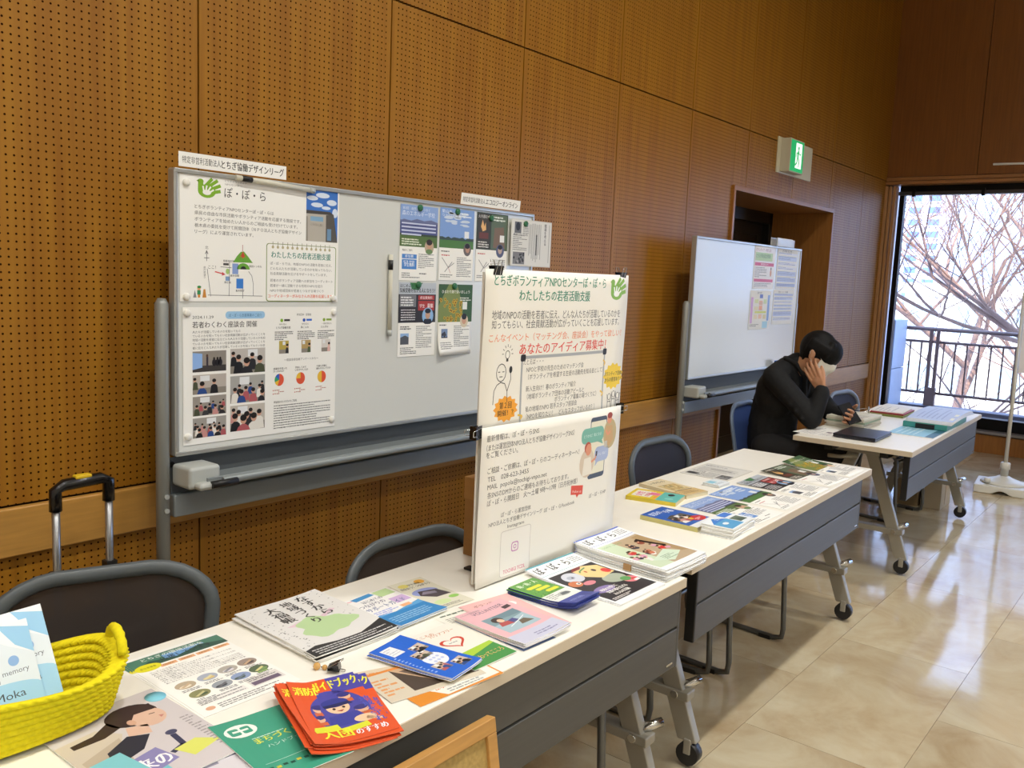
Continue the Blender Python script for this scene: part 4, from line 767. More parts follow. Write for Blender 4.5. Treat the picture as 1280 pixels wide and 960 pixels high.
for q in ([(528, 242), (540, 250), (534, 258)], [(522, 330), (538, 338), (530, 346)], [(150, 364), (168, 368), (160, 376)]): p.line(q, 5, 'e8c050', 3)
q = [(78 + 18*math.cos(a/12*2*math.pi), 252 + 22*math.sin(a/12*2*math.pi)) for a in range(12)]; p.line(q, 2.2, '3c3c3c', 2, closed=True)
p.line([(52, 330), (54, 296), (64, 282), (78, 276), (94, 280), (104, 300), (106, 328)], 2.2, '3c3c3c', 2); p.line([(104, 300), (116, 270), (114, 252)], 2.2, '3c3c3c', 2); p.ell(114, 246, 6, 9, '2c2c2c', 2); p.ell(98, 208, 9, 11, '55534e', 2, n=14); p.ell(98, 208, 7, 9, 'f1efe6', 3, n=14); p.rect(94, 218, 8, 7, '3c3c3c', 3)
for k in range(7): a = R(180 + k*30); p.line([(98 + 15*math.cos(a), 206 + 17*math.sin(a)), (98 + 21*math.cos(a), 206 + 24*math.sin(a))], 1.8, '55534e', 2)
for k in (70, 86): p.line([(k - 4, 250), (k + 4, 250)], 2, '3c3c3c', 3)
p.line([(72, 262), (84, 262)], 2, '3c3c3c', 3)
for k in range(3):
    cx = 575 + k*24; y0 = 340 + (k % 2)*(-6); p.ell(cx, y0 + 12, 9, 10, '4a4a4a', 2, n=12); p.ell(cx, y0 + 12, 7.4, 8.4, 'f1efe6', 3, n=12); p.line([(cx - 10, y0 + 50), (cx - 8, y0 + 26), (cx + 8, y0 + 26), (cx + 10, y0 + 50)], 2, '4a4a4a', 3); p.line([(cx - 8, y0 + 28), (cx - 12, y0 + 4)], 2, '4a4a4a', 3); p.line([(cx + 8, y0 + 28), (cx + 12, y0 + 4)], 2, '4a4a4a', 3)
bend = lambda x, y: .004 * math.sin(x * 9 + 1) + .003 * math.sin(y * 11)
pm = mat('poster_paper', 'efece3', .55, spec=.3)
doc('poster', p, 'upper sheet of the clipped hanging poster, with green headline and red call for ideas', 'poster', (PX + .320, PY - .006, 1.490 - .200), wall=True, m=pm, warp=bend)
p = Print(628, 405)
for s_, x, y, w in (('最新情報は、ぽ・ぽ・らSNS', 20, 36, 204), ('（または運営団体NPO法人とちぎ協働デザインリーグSNS）', 20, 59, 362), ('をご覧ください。', 20, 77, 122), ('ご相談・ご依頼は、ぽ・ぽ・らのコーディネーターへ！', 28, 117, 384), ('TEL　028-623-3455', 30, 138, 160), ('MAIL  popola@tochigi-vnpo.net', 31, 158, 236), ('各SNSのDMからのご連絡もお待ちしております。', 32, 180, 336), ('ぽ・ぽ・ら開館日　火〜土曜 9時〜17時（日月祝休館）', 33, 200, 380)): p.text(s_, x, y, 15, '505050', w)
p.text('ぽ・ぽ・ら運営団体', 90, 238, 12, '5a5a5a', 118); p.text('NPO法人とちぎ協働デザインリーグ', 44, 256, 12, '5a5a5a', 214); p.text('Instagram', 118, 272, 11, '5a5a5a', 66); p.text('ぽ・ぽ・らFacebook', 266, 258, 12, '5a5a5a', 140); p.text('ぽ・ぽ・らHP', 480, 256, 12, '5a5a5a', 92)
p.rrect(94, 278, 120, 122, 8, 'c9c3bd', 1); p.rrect(95.5, 279.5, 117, 119, 7, 'efece6', 2); p.rrect(138, 314, 28, 26, 7, 'c98ac0', 3); p.rrect(141, 317, 22, 20, 5, 'efece6', 4); p.ell(152, 327, 6, 6, 'c98ac0', 5); p.ell(152, 327, 3.6, 3.6, 'efece6', 6); p.text('TOCHIGI TCDL', 108, 392, 12, 'd66a8c', 88, bold=.03)
p.poly([(384, 204), (444, 212), (443, 238), (424, 236), (416, 244), (410, 234), (384, 230)], 'dd5445', 2); p.text('Follow us', 392, 226, 9, 'f6e4dc', 44, rot=7)
p.rrect(464, 22, 88, 178, 10, '4a5566', 1); p.rrect(467, 34, 82, 152, 4, 'e9e6d2', 2)
p.rrect(420, 50, 118, 44, 18, '7cb8a8', 3); p.poly([(500, 92), (530, 92), (536, 104)], '7cb8a8', 3); p.text('どうかな？気になる', 432, 76, 9, 'e4f2ee', 92, L=4); p.rrect(494, 110, 76, 44, 16, 'a9b8dc', 3); p.poly([(502, 150), (516, 152), (498, 166)], 'a9b8dc', 3); p.text('いいね！', 508, 136, 9, 'e6ebf6', 48, L=4)
p.ell(572, 78, 36, 44, 'bfae84', 3); p.ell(566, 34, 13, 15, 'e0997a', 4); p.ell(567, 24, 14, 9, '9a4032', 5); p.poly([(546, 96), (550, 54), (584, 54), (592, 98), (570, 116)], 'c9a578', 4.5); p.line([(548, 66), (560, 80), (574, 72)], 7, 'e0997a', 5); p.rect(544, 98, 26, 20, '3a3c40', 5) if False else p.line([(552, 98), (552, 116)], 16, 'c8c4ba', 5)
p.ell(456, 150, 38, 42, 'd8c8b4', 3); p.ell(460, 112, 15, 17, 'e0997a', 4.6); p.ell(456, 106, 17, 17, 'b8523c', 4.5); p.poly([(434, 186), (440, 136), (474, 134), (486, 184)], 'ece6da', 5); p.line([(478, 150), (500, 142), (502, 130)], 7, 'e0997a', 6); p.rect(500, 122, 8, 14, '3a3c48', 7)
low = lambda x, y: .004 * math.sin(x * 9 + 1) + .003 * math.sin(y * 8) + .003 * max(0, (-y - .12) / .08) ** 2 * max(0, (-x) / .3)
doc('poster', p, 'lower sheet of the clipped hanging poster, with contact lines and a drawn smartphone', 'poster', (PX + .318, PY - .010, 1.110 - .2035), wall=True, m=pm, warp=low)
def clip(x, y, z, rz, label, side=False, group='black binder clips on the poster'):
    c = empty('binder_clip', (x, y, z), 0, label, 'binder clip', group); c.rotation_euler = rz; w = .016
    M = Matrix(((0, 0, 1, 0), (1, 0, 0, 0), (0, 1, 0, 0), (0, 0, 0, 1)))
    MB().prism([(-.011, .014), (.011, .014), (.003, -.016), (.0016, -.016), (.009, .0128), (-.009, .0128), (-.0016, -.016), (-.003, -.016)], -w, w, M).build('clip_body', mat('gloss_black', '101011', .25), c)
    for s in (-1, 1): MB().tube([(-.010, s*.003, -.014), (-.006, s*.014, .028), (.006, s*.014, .028), (.010, s*.003, -.014)], .0011, 6).build('clip_handle', chrome, c)
clip(PX + .045, PY, 1.484, (0, 0, 0), 'black binder clip at the top left corner of the hanging poster')
clip(PX + .607, PY, 1.484, (0, 0, 0), 'black binder clip at the top right corner of the hanging poster')
clip(PX - .004, PY, 1.098, (0, R(-90), 0), 'black binder clip on the left edge of the hanging poster at mid height')
clip(PX + .634, PY, 1.098, (0, R(90), 0), 'black binder clip on the right edge of the hanging poster at mid height')
# ================================================================ PRINTED MATTER ON THE TABLES
def stack(name, pr, label, low_label, group, cat, x, y, rz, n, t, seed=1, m=None, warp=None, jit=.003, z=TH, tw=1.5, top_only=False):
    """n copies, each an object of its own; the top one is placed exactly, the rest a little shifted"""
    rn = random.Random(seed); top = doc(name, pr, label, cat, (x, y, z + (n - 1) * t / 1000 + .0002 * (n - 1)), rz, t=t, m=m, warp=warp, group=group)
    od = ['lowest'] + ['second', 'third', 'fourth', 'fifth', 'sixth', 'seventh', 'eighth', 'ninth', 'tenth', 'eleventh']
    for k in range(n - 1):
        low = low_label if n == 2 else low_label.replace('below the top', '%s').replace('lying %s one', 'lying %s') 
        low = (low % (od[k] + (' from the bottom' if k else ''))) if '%s' in low else low
        copy_tree(top, loc=(x + rn.uniform(-jit, jit), y + rn.uniform(-jit, jit), z + k * (t / 1000 + .0002)), rz=R(rz + rn.uniform(-tw, tw)), label=low)
    return top
wq = lambda a=0, b=0, c=0, d=0, W=.1, H=.14: (lambda x, y: a * max(0, x / W) ** 2 + b * max(0, -x / W) ** 2 + c * max(0, y / H) ** 2 + d * max(0, -y / H) ** 2)

# --- near table
p = Print(200, 297)
p.rect(0, 8, 200, 44, '4f7f6c', 1); p.rect(70, 20, 90, 30, '6f9fd0', 2); p.poly([(0, 52), (40, 30), (90, 44), (150, 24), (200, 40), (200, 52)], '37584c', 2.5); p.text('とちぎの環境活動を', 30, 24, 12, 'e8efe8', 130, bold=.03, L=4); p.text('応援しています', 60, 42, 14, '26323a', 110, bold=.04, L=4)
p.ell(26, 54, 26, 16, 'e3dc2e', 5); p.text('参加者募集', 10, 57, 7, '6a6420', 32, L=6); 
for i in range(4): p.rect(46 + i*38, 58, 34, 11, 'e8b080', 3); p.text('活動報告', 50 + i*38, 66, 6, '8a5a34', 24, L=4)
p.body(16, 82, 168, 9, 5.2, 7.4, '6a6a6a', seed=4)
rn = random.Random(3)
for i, (cx, cy) in enumerate(((38, 168), (84, 166), (128, 164), (172, 162), (40, 214), (88, 210), (130, 206), (172, 202))):
    c = ('b8a890', 'a8b0c0', 'b0aaa0', '9a8a80', '8a8a60', '9aa0a8', '8fa0c4', '5a6a50')[i]; p.ell(cx, cy, 20, 15, c, 2); p.ell(cx + rn.uniform(-5, 5), cy + 5, 12, 5, ('e8dcc8', 'd8c080', 'd8d4dc', '4a4044', '4a5a40', '3a4048', '4a5a50', '7a9a60')[i], 3); p.poly([(cx - 12, cy + 5), (cx + 9, cy - 5), (cx + 11, cy), (cx - 8, cy + 9)], ('c8b090', 'e0d4a0', '8a8a90', 'c8a888', 'c8c090', '6a6a70', '6a7a8a', 'd8d090')[i], 3.5)
    p.dashes(cx - 18, cy + 18, 36, 2, 3.4, 5, '8a8a8a', seed=i)
p.rect(122, 226, 70, 36, 'dcd8d4', 2); p.rect(126, 244, 60, 14, '6a5a70', 3); p.dashes(126, 230, 60, 2, 3.6, 6, '6a6a6a', L=3); p.rect(16, 240, 96, 20, 'e6e3e0', 2); p.dashes(18, 243, 90, 3, 3.4, 5.4, '7a7a7a', L=3, seed=5); p.ell(24, 276, 9, 7, 'dca888', 2); p.dashes(40, 270, 130, 3, 4, 7, '8a8a8a', seed=6); p.rect(160, 214, 22, 6, '8fae6a', 3)
stack('flyer', p, 'activity flyer with green header and eight oval photos, beside the yellow basket', 'copy of the oval-photo activity flyer lying below the top one', 'activity flyers with oval photos', 'flyer', .900, 1.427, -1, 3, .35, jit=.008, tw=2.5)
p = Print(212, 297)
p.rect(0, 0, 212, 297, 'dedddb', 0, cell=24)
rn = random.Random(7)
for i in range(90):
    x = rn.uniform(3, 40) if rn.random() < .7 else rn.uniform(150, 208); y = rn.uniform(5, 292) if x < 60 else rn.uniform(2, 190); p.ell(x, y, rn.uniform(.8, 2.6), rn.uniform(.8, 2), rn.choice(('6a6a6a', '8c8c8c', '4a4a4a', 'a9a9a9')), 1, n=7)
q = []; 
for k in range(34):
    a = 2*math.pi*k/34; rr_ = 1 + .16*math.sin(3*a + 1) + .09*math.sin(7*a); q.append((112 + 66*rr_*math.cos(a), 178 + 50*rr_*math.sin(a)))
p.poly(q, 'b5d19c', 1.5); p.poly([(40, 140), (80, 128), (120, 138), (170, 112), (178, 122), (120, 150), (60, 152)], 'dcc3cf', 1.4)
p.vtext('なすから', 156, 10, 29, '1d1d1d', L=3, bold=.06); p.vtext('地域づくり', 112, 16, 26, '1d1d1d', L=3, bold=.06); p.vtext('大福帳', 66, 24, 30, '1d1d1d', L=3, bold=.06)
q = [(0, 297), (0, 262), (30, 252), (80, 262), (140, 262), (212, 236), (212, 297)]; p.poly(q, '2a2a2b', 2)
for k in range(3): p.dashes(10 + k*2, 268 + k*9, 190, 1, 4, 8, 'd8d8d8', L=3, seed=k)
stack('booklet', p, 'top grey picture booklet with brush lettering and a green map blot on its cover', 'grey brush-lettered booklet below the top of its stack', 'grey brush-lettered booklets', 'booklet', 1.171, 1.451, -2.5, 5, 3, jit=.005, warp=wq(a=.004, d=-.0), seed=5)
p = Print(150, 205)
p.rect(0, 0, 150, 205, 'f0efee', 0, cell=25); p.rect(0, 130, 150, 75, '2f86c8', 1, cell=25); p.poly([(0, 130), (0, 118), (60, 128), (150, 110), (150, 130)], '5aa2d8', 1.2); p.poly([(30, 6), (92, 2), (96, 18), (34, 24)], '3f8ec8', 2); p.rect(98, 4, 48, 36, 'b9d49a', 2); p.rect(100, 60, 46, 34, 'cdb0dc', 2); p.line([(6, 10), (30, 14)], 4, 'e8a0a8', 2)
p.text('はじめての', 40, 44, 14, '4a4a6a', 60, bold=.03); p.text('つながりの', 14, 66, 17, '5a5a7a', 76, bold=.03); p.text('サポートガイド', 14, 92, 20, '5a6a9a', 118, bold=.04); p.dashes(14, 102, 70, 3, 5, 8, '9aa6e0'); p.rect(92, 106, 30, 14, 'f0b080', 2); p.dashes(14, 150, 118, 4, 5, 10, '9cc8ea', L=3, seed=2)
stack('booklet', p, 'white and blue guide booklet beside the grey picture booklets', 'white and blue guide booklet below the top of its stack', 'white and blue guide booklets', 'booklet', 1.360, 1.408, 1, 4, 1.6, warp=wq(d=.006, H=.1), seed=3)
p = Print(105, 200)
p.rect(0, 0, 105, 200, 'dcd9c6', 0, cell=25); p.ell(28, 26, 15, 11, 'dcd070', 1); p.ell(82, 22, 15, 12, 'e2a83c', 1); p.text('学生募集', 40, 32, 10, '3a3a2a', 40, bold=.04); p.text('出会おう！つながろう', 8, 48, 12, '4a4430', 90, bold=.05); p.ell(50, 84, 38, 22, '93a0d8', 1.2); p.poly([(22, 100), (34, 74), (84, 84), (96, 128), (50, 128)], '4a4048', 2); p.poly([(30, 96), (44, 82), (74, 92), (70, 106)], '8a8498', 3); p.ell(86, 148, 15, 9, '93c860', 2); p.ell(40, 160, 24, 14, 'cfe0a8', 1.5); p.dashes(12, 178, 80, 2, 4, 7, '8a8a7a')
doc('flyer', p, 'beige narrow flyer with yellow discs and a dark phone picture, next to the hanging poster', 'flyer', (1.494, 1.418, TH + .0005), -5, warp=wq(c=.004, d=.003))
p = Print(150, 210); p.rect(0, 0, 150, 210, 'e9e7dc', 0, cell=30); p.dashes(14, 20, 100, 1, 7, 10, '5a6a5a'); p.ell(110, 40, 22, 14, 'd4dcc0', 1); p.dashes(14, 40, 60, 4, 4, 7, '9a9a92')
doc('flyer', p, 'plain off-white leaflet partly under the pink booklets', 'flyer', (1.452, 1.208, TH + .0003), -7)
p = Print(105, 210); p.rect(0, 0, 105, 210, '5a6f9a', 0); doc('leaflet', p, 'slate blue leaflet peeping out below the pink booklets', 'leaflet', (1.452, 1.150, TH + .0009), -4)
p = Print(148, 222); p.rect(0, 0, 148, 222, 'eab8b6', 0, cell=30); p.ell(84, 52, 46, 20, 'f3ecea', 1); p.text('ボランティア', 24, 28, 12, '8a4a50', 90, bold=.02); p.ell(72, 50, 7, 6, 'd86a6a', 2); p.ell(104, 60, 8, 6, 'c84a5a', 2); p.ell(60, 60, 5, 4, 'd86a6a', 2); p.text('体験', 96, 210, 12, 'c03a40', 34, bold=.05); p.dashes(16, 180, 60, 3, 5, 9, 'c08080')
stack('flyer', p, 'pink flyer with white flower oval half under the pink booklet stack', 'pink flower flyer lying under its twin', 'pink flower flyers', 'flyer', 1.532, 1.184, -9, 2, .4, z=TH + .0008, warp=wq(c=.002))
p = Print(150, 210)
p.rect(0, 0, 150, 210, 'e3b3bb', 0, cell=25); p.text('VOLUNTEER', 34, 30, 16, '7a6a7c', 96, bold=.02); p.text('とちぎの活動情報誌', 8, 14, 6, '8a7a80', 60); p.rect(116, 34, 22, 14, '4a3a40', 2)
p.rect(26, 58, 104, 88, '7e9aa4', 1); p.poly([(26, 100), (130, 88), (130, 146), (26, 146)], 'a3bcc8', 2); p.poly([(60, 58), (130, 58), (130, 84), (56, 78)], '6b8894', 2); p.ell(56, 80, 16, 14, '3a2c2c', 3); p.ell(60, 86, 9, 9, 'e8c0a4', 4); p.poly([(38, 112), (46, 94), (72, 96), (78, 114)], 'b04a4c', 4); p.poly([(70, 96), (92, 92), (98, 108), (76, 112)], '4a4a84', 3.5); p.poly([(84, 130), (92, 112), (110, 110), (122, 132)], '6a5e4c', 4); p.line([(54, 124), (120, 100)], 2, 'eef0f0', 5)
p.rect(0, 160, 150, 50, 'c6c8de', 1, cell=25); p.dashes(60, 182, 70, 2, 5, 9, '8a8ab0')
stack('booklet', p, 'top pink volunteer booklet with a drawing of a reader in a red jacket', 'pink volunteer booklet below the top of its stack', 'pink volunteer booklets', 'booklet', 1.476, 1.150, -3, 6, 1.5, seed=9, z=TH + .0022, warp=wq(a=.006, d=.004, W=.08, H=.1))
p = Print(100, 200)
p.rect(0, 0, 100, 150, '5e9a44', 0, cell=25); p.rect(0, 100, 100, 50, 'e3e6e0', 1, cell=25); p.rect(0, 150, 100, 50, '33419c', 1, cell=25); p.text('助・助・人', 16, 26, 17, 'e9f0dc', 70, bold=.05)
for x, y, w in ((20, 38, 54), (34, 56, 50), (48, 76, 46)): p.rrect(x, y, w, 13, 5, 'd9d93a', 2)
rn = random.Random(4)
for i in range(40): x = rn.uniform(3, 90); y = rn.uniform(30, 96); p.poly([(x, y), (x + 6, y + 2), (x + 2, y + 6)], rn.choice(('3f7a34', '83b860', '2f6a2c')), 1.5)
p.ell(64, 122, 22, 12, 'b4b8b4', 2); p.poly([(50, 128), (58, 114), (80, 116), (84, 130)], '5c6468', 3); p.dashes(10, 106, 40, 4, 4, 8, '8a8a8a', L=2); p.text('市民活動', 16, 180, 12, 'aab2e0', 50); p.rect(72, 160, 20, 30, '2a3688', 2)
stack('leaflet', p, 'top green, white and blue folded leaflet with yellow speech bars', 'green and blue folded leaflet below the top of its stack', 'green and blue folded leaflets', 'leaflet', 1.680, 1.184, 1, 8, 1.8, seed=11, m=mat('blue_leaflet_stock', '33408f', .45), warp=wq(d=.016, H=.1), jit=.003)
def popola(accent, dark, seed):
    p = Print(210, 297); p.rect(0, 0, 210, 297, 'eceef0', 0, cell=30); p.rect(0, 0, 210, 6, accent, 1, cell=30); p.text('ぽ・ぽ・ら', 10, 44, 32, '1c1c1e', 138, bold=.05); p.line([(0, 58), (206, 58)], 1.6, accent, 2); p.dashes(158, 16, 44, 4, 4, 8, '8a8a8a'); p.line([(0, 66), (206, 66)], .8, accent, 2); return p
p = popola('4aa0b0', 1, 1); p.rect(8, 70, 194, 206, '2f2d33', 1, cell=30)
p.ell(66, 108, 34, 30, 'c9cdd8', 3); p.ell(60, 106, 14, 10, 'aab0c0', 4); p.ell(64, 108, 3.5, 3.5, '222222', 5); p.ell(34, 140, 22, 18, 'c8744a', 3.2); p.ell(44, 142, 8, 6, 'f0ece4', 4); p.ell(45, 142, 3.5, 3.5, '223355', 5); p.ell(70, 158, 22, 12, 'd2808c', 3.3); p.poly([(96, 82), (150, 72), (196, 92), (196, 150), (130, 160), (98, 126)], 'e8c88c', 3.4); p.poly([(92, 84), (110, 70), (150, 70), (130, 84)], '7a2a2a', 4); p.ell(128, 104, 4, 6, 'b05030', 4); p.ell(156, 110, 7, 8, '3a2a28', 5); p.ell(182, 132, 14, 15, 'd23c3c', 5); p.line([(108, 100), (118, 92), (150, 84)], 5, '4f8a58', 4.5)
p.ell(150, 180, 40, 28, 'a8b0a0', 3); p.ell(176, 214, 26, 20, 'e0808c', 4); p.ell(168, 204, 18, 14, '5a9a5c', 5); p.ell(184, 220, 10, 9, 'c83c3c', 6); p.rect(176, 222, 22, 10, 'e8e8e8', 7); p.ell(60, 210, 40, 18, '8a78b0', 2.5)
for k, (s_, w) in enumerate((('地域のお祭りに', 70), ('笑顔の輪を広げる', 84), ('みんなの活動', 66))): p.text(s_, 40 + k*4, 218 + k*18, 13, 'f4f2ee', w, L=8, bold=.05)
p.dashes(16, 262, 100, 2, 4, 6, 'd8d4d0', L=8)
stack('magazine', p, 'top black information magazine with bright toy faces on its cover, by the hanging poster', 'black-covered information magazine below the top of its pair', 'toy-face cover magazines', 'magazine', 1.862, 1.184, -1, 2, 2.6, warp=wq(c=.010, H=.14), seed=3, m=coated)
p = popola('4a68c8', 1, 1); p.rect(8, 70, 194, 206, 'b9a488', 1, cell=30); p.rect(8, 70, 70, 206, 'c9d8bc', 1.5, cell=30); p.text('つながる　ひろがる', 16, 88, 9, '6aa050', 90, L=3)
rn = random.Random(12)
for i in range(26):
    x = rn.uniform(20, 180); y = rn.uniform(100, 230) ; sc = rn.uniform(7, 12); p.ell(x, y + sc*1.1, sc*1.1, sc, rn.choice(('c83c3c', 'e8e4e0', 'd8a0b8', '3a3a48', 'c9785a', '8a4a3a')), 3 + i*.2, n=10); p.ell(x, y, sc*.55, sc*.65, 'd8a488', 3.1 + i*.2, n=9); p.ell(x, y - sc*.3, sc*.6, sc*.45, '3a2620', 3.15 + i*.2, n=9)
p.poly([(40, 232), (150, 196), (176, 236), (96, 268)], 'cfe0cc', 9); p.dashes(84, 226, 60, 4, 4, 7, '8aa088', L=10); p.poly([(160, 80), (202, 80), (202, 250), (180, 240)], 'a98f6a', 2); p.poly([(150, 100), (166, 96), (190, 180), (180, 190)], '2c211e', 8.5)
stack('magazine', p, 'magazine with a crowd photo cover, topmost of the tall stack at the table end', 'crowd-cover information magazine below the top of its stack', 'crowd-cover magazines', 'magazine', 2.094, 1.188, -2, 12, 2.6, warp=wq(c=.006, a=.003), seed=21, m=coated, jit=.004, tw=1)
o = MB().box(-.012, .012, -.002, .002, 0, .017).build('paper_band', mat('kraft_band', 'b08a5c', .7)); o.location = (1.984, 1.16, TH + .004); o.rotation_euler = (0, 0, R(87)); tag(o, 'brown kraft paper band around the tall magazine stack', 'band')
# white booklet with heart, and what lies round it
p = Print(128, 205); p.rect(0, 0, 128, 205, 'e9e6dc', 0, cell=25)
p.text('こころの', 14, 26, 12, 'c87a50', 50, bold=.03); p.text('バリアフリー', 44, 36, 12, 'c87a50', 70, bold=.03)
for a, c, L in ((1, 'c8412c', 2), (.76, 'ece8de', 3)):
    q = []
    for k in range(26): u = 2*math.pi*k/26; q.append((66 + a*2.0*16*math.sin(u)**3, 82 - a*1.7*(13*math.cos(u) - 5*math.cos(2*u) - 2*math.cos(3*u) - math.cos(4*u))))
    p.poly(q, c, L)
p.dashes(52, 80, 30, 1, 4, 6, '9a9a9a', L=4); p.poly([(0, 150), (30, 132), (128, 126), (128, 205), (0, 205)], '3f8f45', 2, ); p.poly([(0, 150), (30, 132), (128, 126), (128, 138), (0, 166)], 'a8cc3a', 3); p.text('さわってこころ', 40, 178, 17, 'e8b070', 80, bold=.04, L=4)
stack('booklet', p, 'white booklet with a red heart outline and green foot, behind the blue folder', 'heart booklet lying below its twin', 'heart booklets', 'booklet', 1.318, 1.160, -2, 2, 1.5, warp=wq(d=.002))
p = Print(200, 105); p.rect(0, 0, 200, 105, 'd9c8b0', 0); p.dashes(8, 14, 60, 6, 6, 10, 'd8935c'); doc('leaflet', p, 'beige and orange leaflet, its left corner showing beside the photo flyer', 'leaflet', (1.145, 1.145, TH + .0003), -22)
p = Print(210, 148); p.rect(0, 0, 210, 148, 'd98a2e', 0, cell=30); p.poly([(50, 26), (204, 8), (206, 140), (70, 144), (36, 90)], 'ece9e0', 1); p.text('仕事・子育て・学び', 60, 118, 16, 'd97a3c', 120, bold=.04); p.dashes(80, 126, 100, 2, 5, 8, '9aa0a0', L=2)
doc('leaflet', p, 'orange and white leaflet at the table edge under the photo flyer', 'leaflet', (1.190, 1.100, TH + .0011), -6)
p = Print(215, 120); p.rect(0, 0, 215, 120, 'd2c8b4', 0); p.rect(60, 8, 150, 96, '4c4038', 1); p.poly([(60, 8), (100, 8), (160, 84), (130, 104)], 'c8a888', 2); p.poly([(76, 20), (96, 20), (140, 80), (120, 88)], '6a5a50', 3); p.rect(160, 20, 44, 60, '7a746a', 2); p.rect(0, 0, 215, 8, 'dc8a3c', 2); p.dashes(8, 30, 44, 6, 7, 12, 'd99a60')
doc('leaflet', p, 'photo leaflet with brown interior picture poking out from under the blue folder', 'leaflet', (1.168, 1.120, TH + .0019), -12, t=.8)
p = Print(102, 205); p.rect(0, 0, 102, 205, '1f63d0', 0, cell=22); p.rect(14, 16, 34, 40, 'e8ebee', 1); p.dashes(18, 22, 26, 4, 3, 8, 'b8bcc8', L=2)
p.ell(58, 122, 26, 30, 'e6eaf4', 2)
for x, y, w, h, sd in ((60, 52, 34, 30, 1), (36, 76, 40, 30, 2), (62, 156, 30, 34, 3), (22, 138, 30, 34, 4)): p.people(x, y, w, h, 3, 'c8b8a8', sd, L=3, close=True)
for k in range(9): p.ell(48 + (k % 3)*11, 106 + (k // 3)*13, 4, 4, 'b8c4e8', 3, n=8)
p.text('ボランティアセンター', 8, 70, 9, 'd8e2f8', 80, rot=90) if False else p.dashes(6, 60, 8, 12, 4, 9, 'a8c0f0', L=2)
stack('booklet', p, 'top bright blue folder booklet with a white square and small photos', 'bright blue folder booklet below the top of its stack', 'bright blue folder booklets', 'booklet', 1.212, 1.160, 8, 5, 1.5, seed=2, z=TH + .0042, warp=wq(a=.004, d=.004, W=.06, H=.1))
# comic-style orange guide books
p = Print(148, 210); p.rect(0, 0, 148, 210, 'd9562c', 0, cell=25); p.ell(78, 104, 58, 66, '4a48a0', 1, n=28); p.rect(92, 0, 56, 50, '4a48a0', 1)
p.text('消防団', 6, 40, 24, 'e8e23c', 52, bold=.06, L=6); p.text('ガイドブック', 62, 32, 26, 'e8e23c', 84, bold=.06, L=6)
for x, y, r_ in ((38, 92, 13), (106, 66, 11), (36, 128, 12), (118, 120, 12)): p.ell(x, y, r_, r_, 'e0b090', 2); p.ell(x, y - r_*.6, r_*1.1, r_*.7, '37367c', 3); p.rect(x - r_, y + r_*.8, 2*r_, r_, 'c8643c', 2)
p.ell(82, 96, 21, 23, 'e9c4a0', 4); p.ell(82, 80, 25, 15, '333a8c', 5); p.poly([(58, 84), (106, 82), (112, 92), (60, 94)], '22285c', 6); p.ell(74, 100, 3, 4, '2a1c1c', 6, n=8); p.ell(92, 99, 3, 4, '2a1c1c', 6, n=8); p.poly([(76, 108), (90, 107), (84, 113)], '9a3a30', 6); p.poly([(48, 160), (56, 124), (108, 120), (122, 158)], '3a4098', 3.5); p.ell(112, 150, 20, 12, 'e9c4a0', 6); p.poly([(116, 146), (140, 162), (136, 168), (112, 156)], 'e9c4a0', 6)
p.poly([(14, 158), (60, 152), (62, 172), (16, 176)], 'd6d838', 7); p.poly([(60, 168), (110, 162), (112, 178), (62, 184)], 'd6d838', 7); p.text('入団', 24, 194, 26, 'dfe23a', 50, bold=.07, L=8); p.text('のすすめ', 80, 196, 18, 'e8e8f0', 56, bold=.05, L=8); p.vtext('地域を守れ', 134, 80, 17, '4a58b8', bold=.06, L=6)
for i, (dx, dy, rz, lbl) in enumerate(((0, 0, -20, None), (.03, -.012, -14, 'orange comic-style guide book sticking out right from under its fanned top copy'))): pass
stack('booklet', p, 'top orange comic-style guide book with blue-capped figures, bent up over its stack', 'orange comic-style guide book below the top of its stack', 'orange comic-style guide books', 'booklet', .948, 1.118, -19, 7, 1.5, seed=31, z=TH + .003, m=mat('orange_stock', 'c95a34', .45), warp=wq(b=.012, a=.002, c=.008, W=.075, H=.1), jit=.010, tw=5)
p = Print(148, 212); p.rect(0, 0, 148, 212, '3f9b80', 0, cell=30); p.ell(38, 42, 28, 22, 'e9f2ea', 1); p.rrect(18, 30, 18, 24, 4, '3f9b80', 2); p.rrect(40, 30, 16, 24, 4, '3f9b80', 2); p.rect(24, 38, 28, 6, 'e9f2ea', 3)
p.text('まちづくり', 40, 96, 18, 'd6dc4c', 80, bold=.05, rot=0, L=3); p.text('ハンドブック', 50, 116, 10, 'cfe6da', 70); p.dashes(40, 76, 70, 1, 3, 6, 'bfe0d2'); p.line([(20, 160), (140, 156)], 1, 'bfe0d2', 2)
for k in range(10): p.rect(18 + k*12, 172 + (k % 2)*2, 8, 6, ('1f4f40', 'c8c040')[k % 3 == 1], 2)
doc('booklet', p, 'green booklet with white oval emblem, partly under the orange guide books', 'booklet', (.838, 1.126, TH + .0012), -7, t=1.5, warp=wq(b=.006))
p = Print(210, 290); p.rect(0, 0, 210, 290, 'cdc6c8', 0, cell=30); p.poly([(0, 80), (70, 70), (96, 110), (40, 210), (0, 220)], 'cbbfb0', 1)
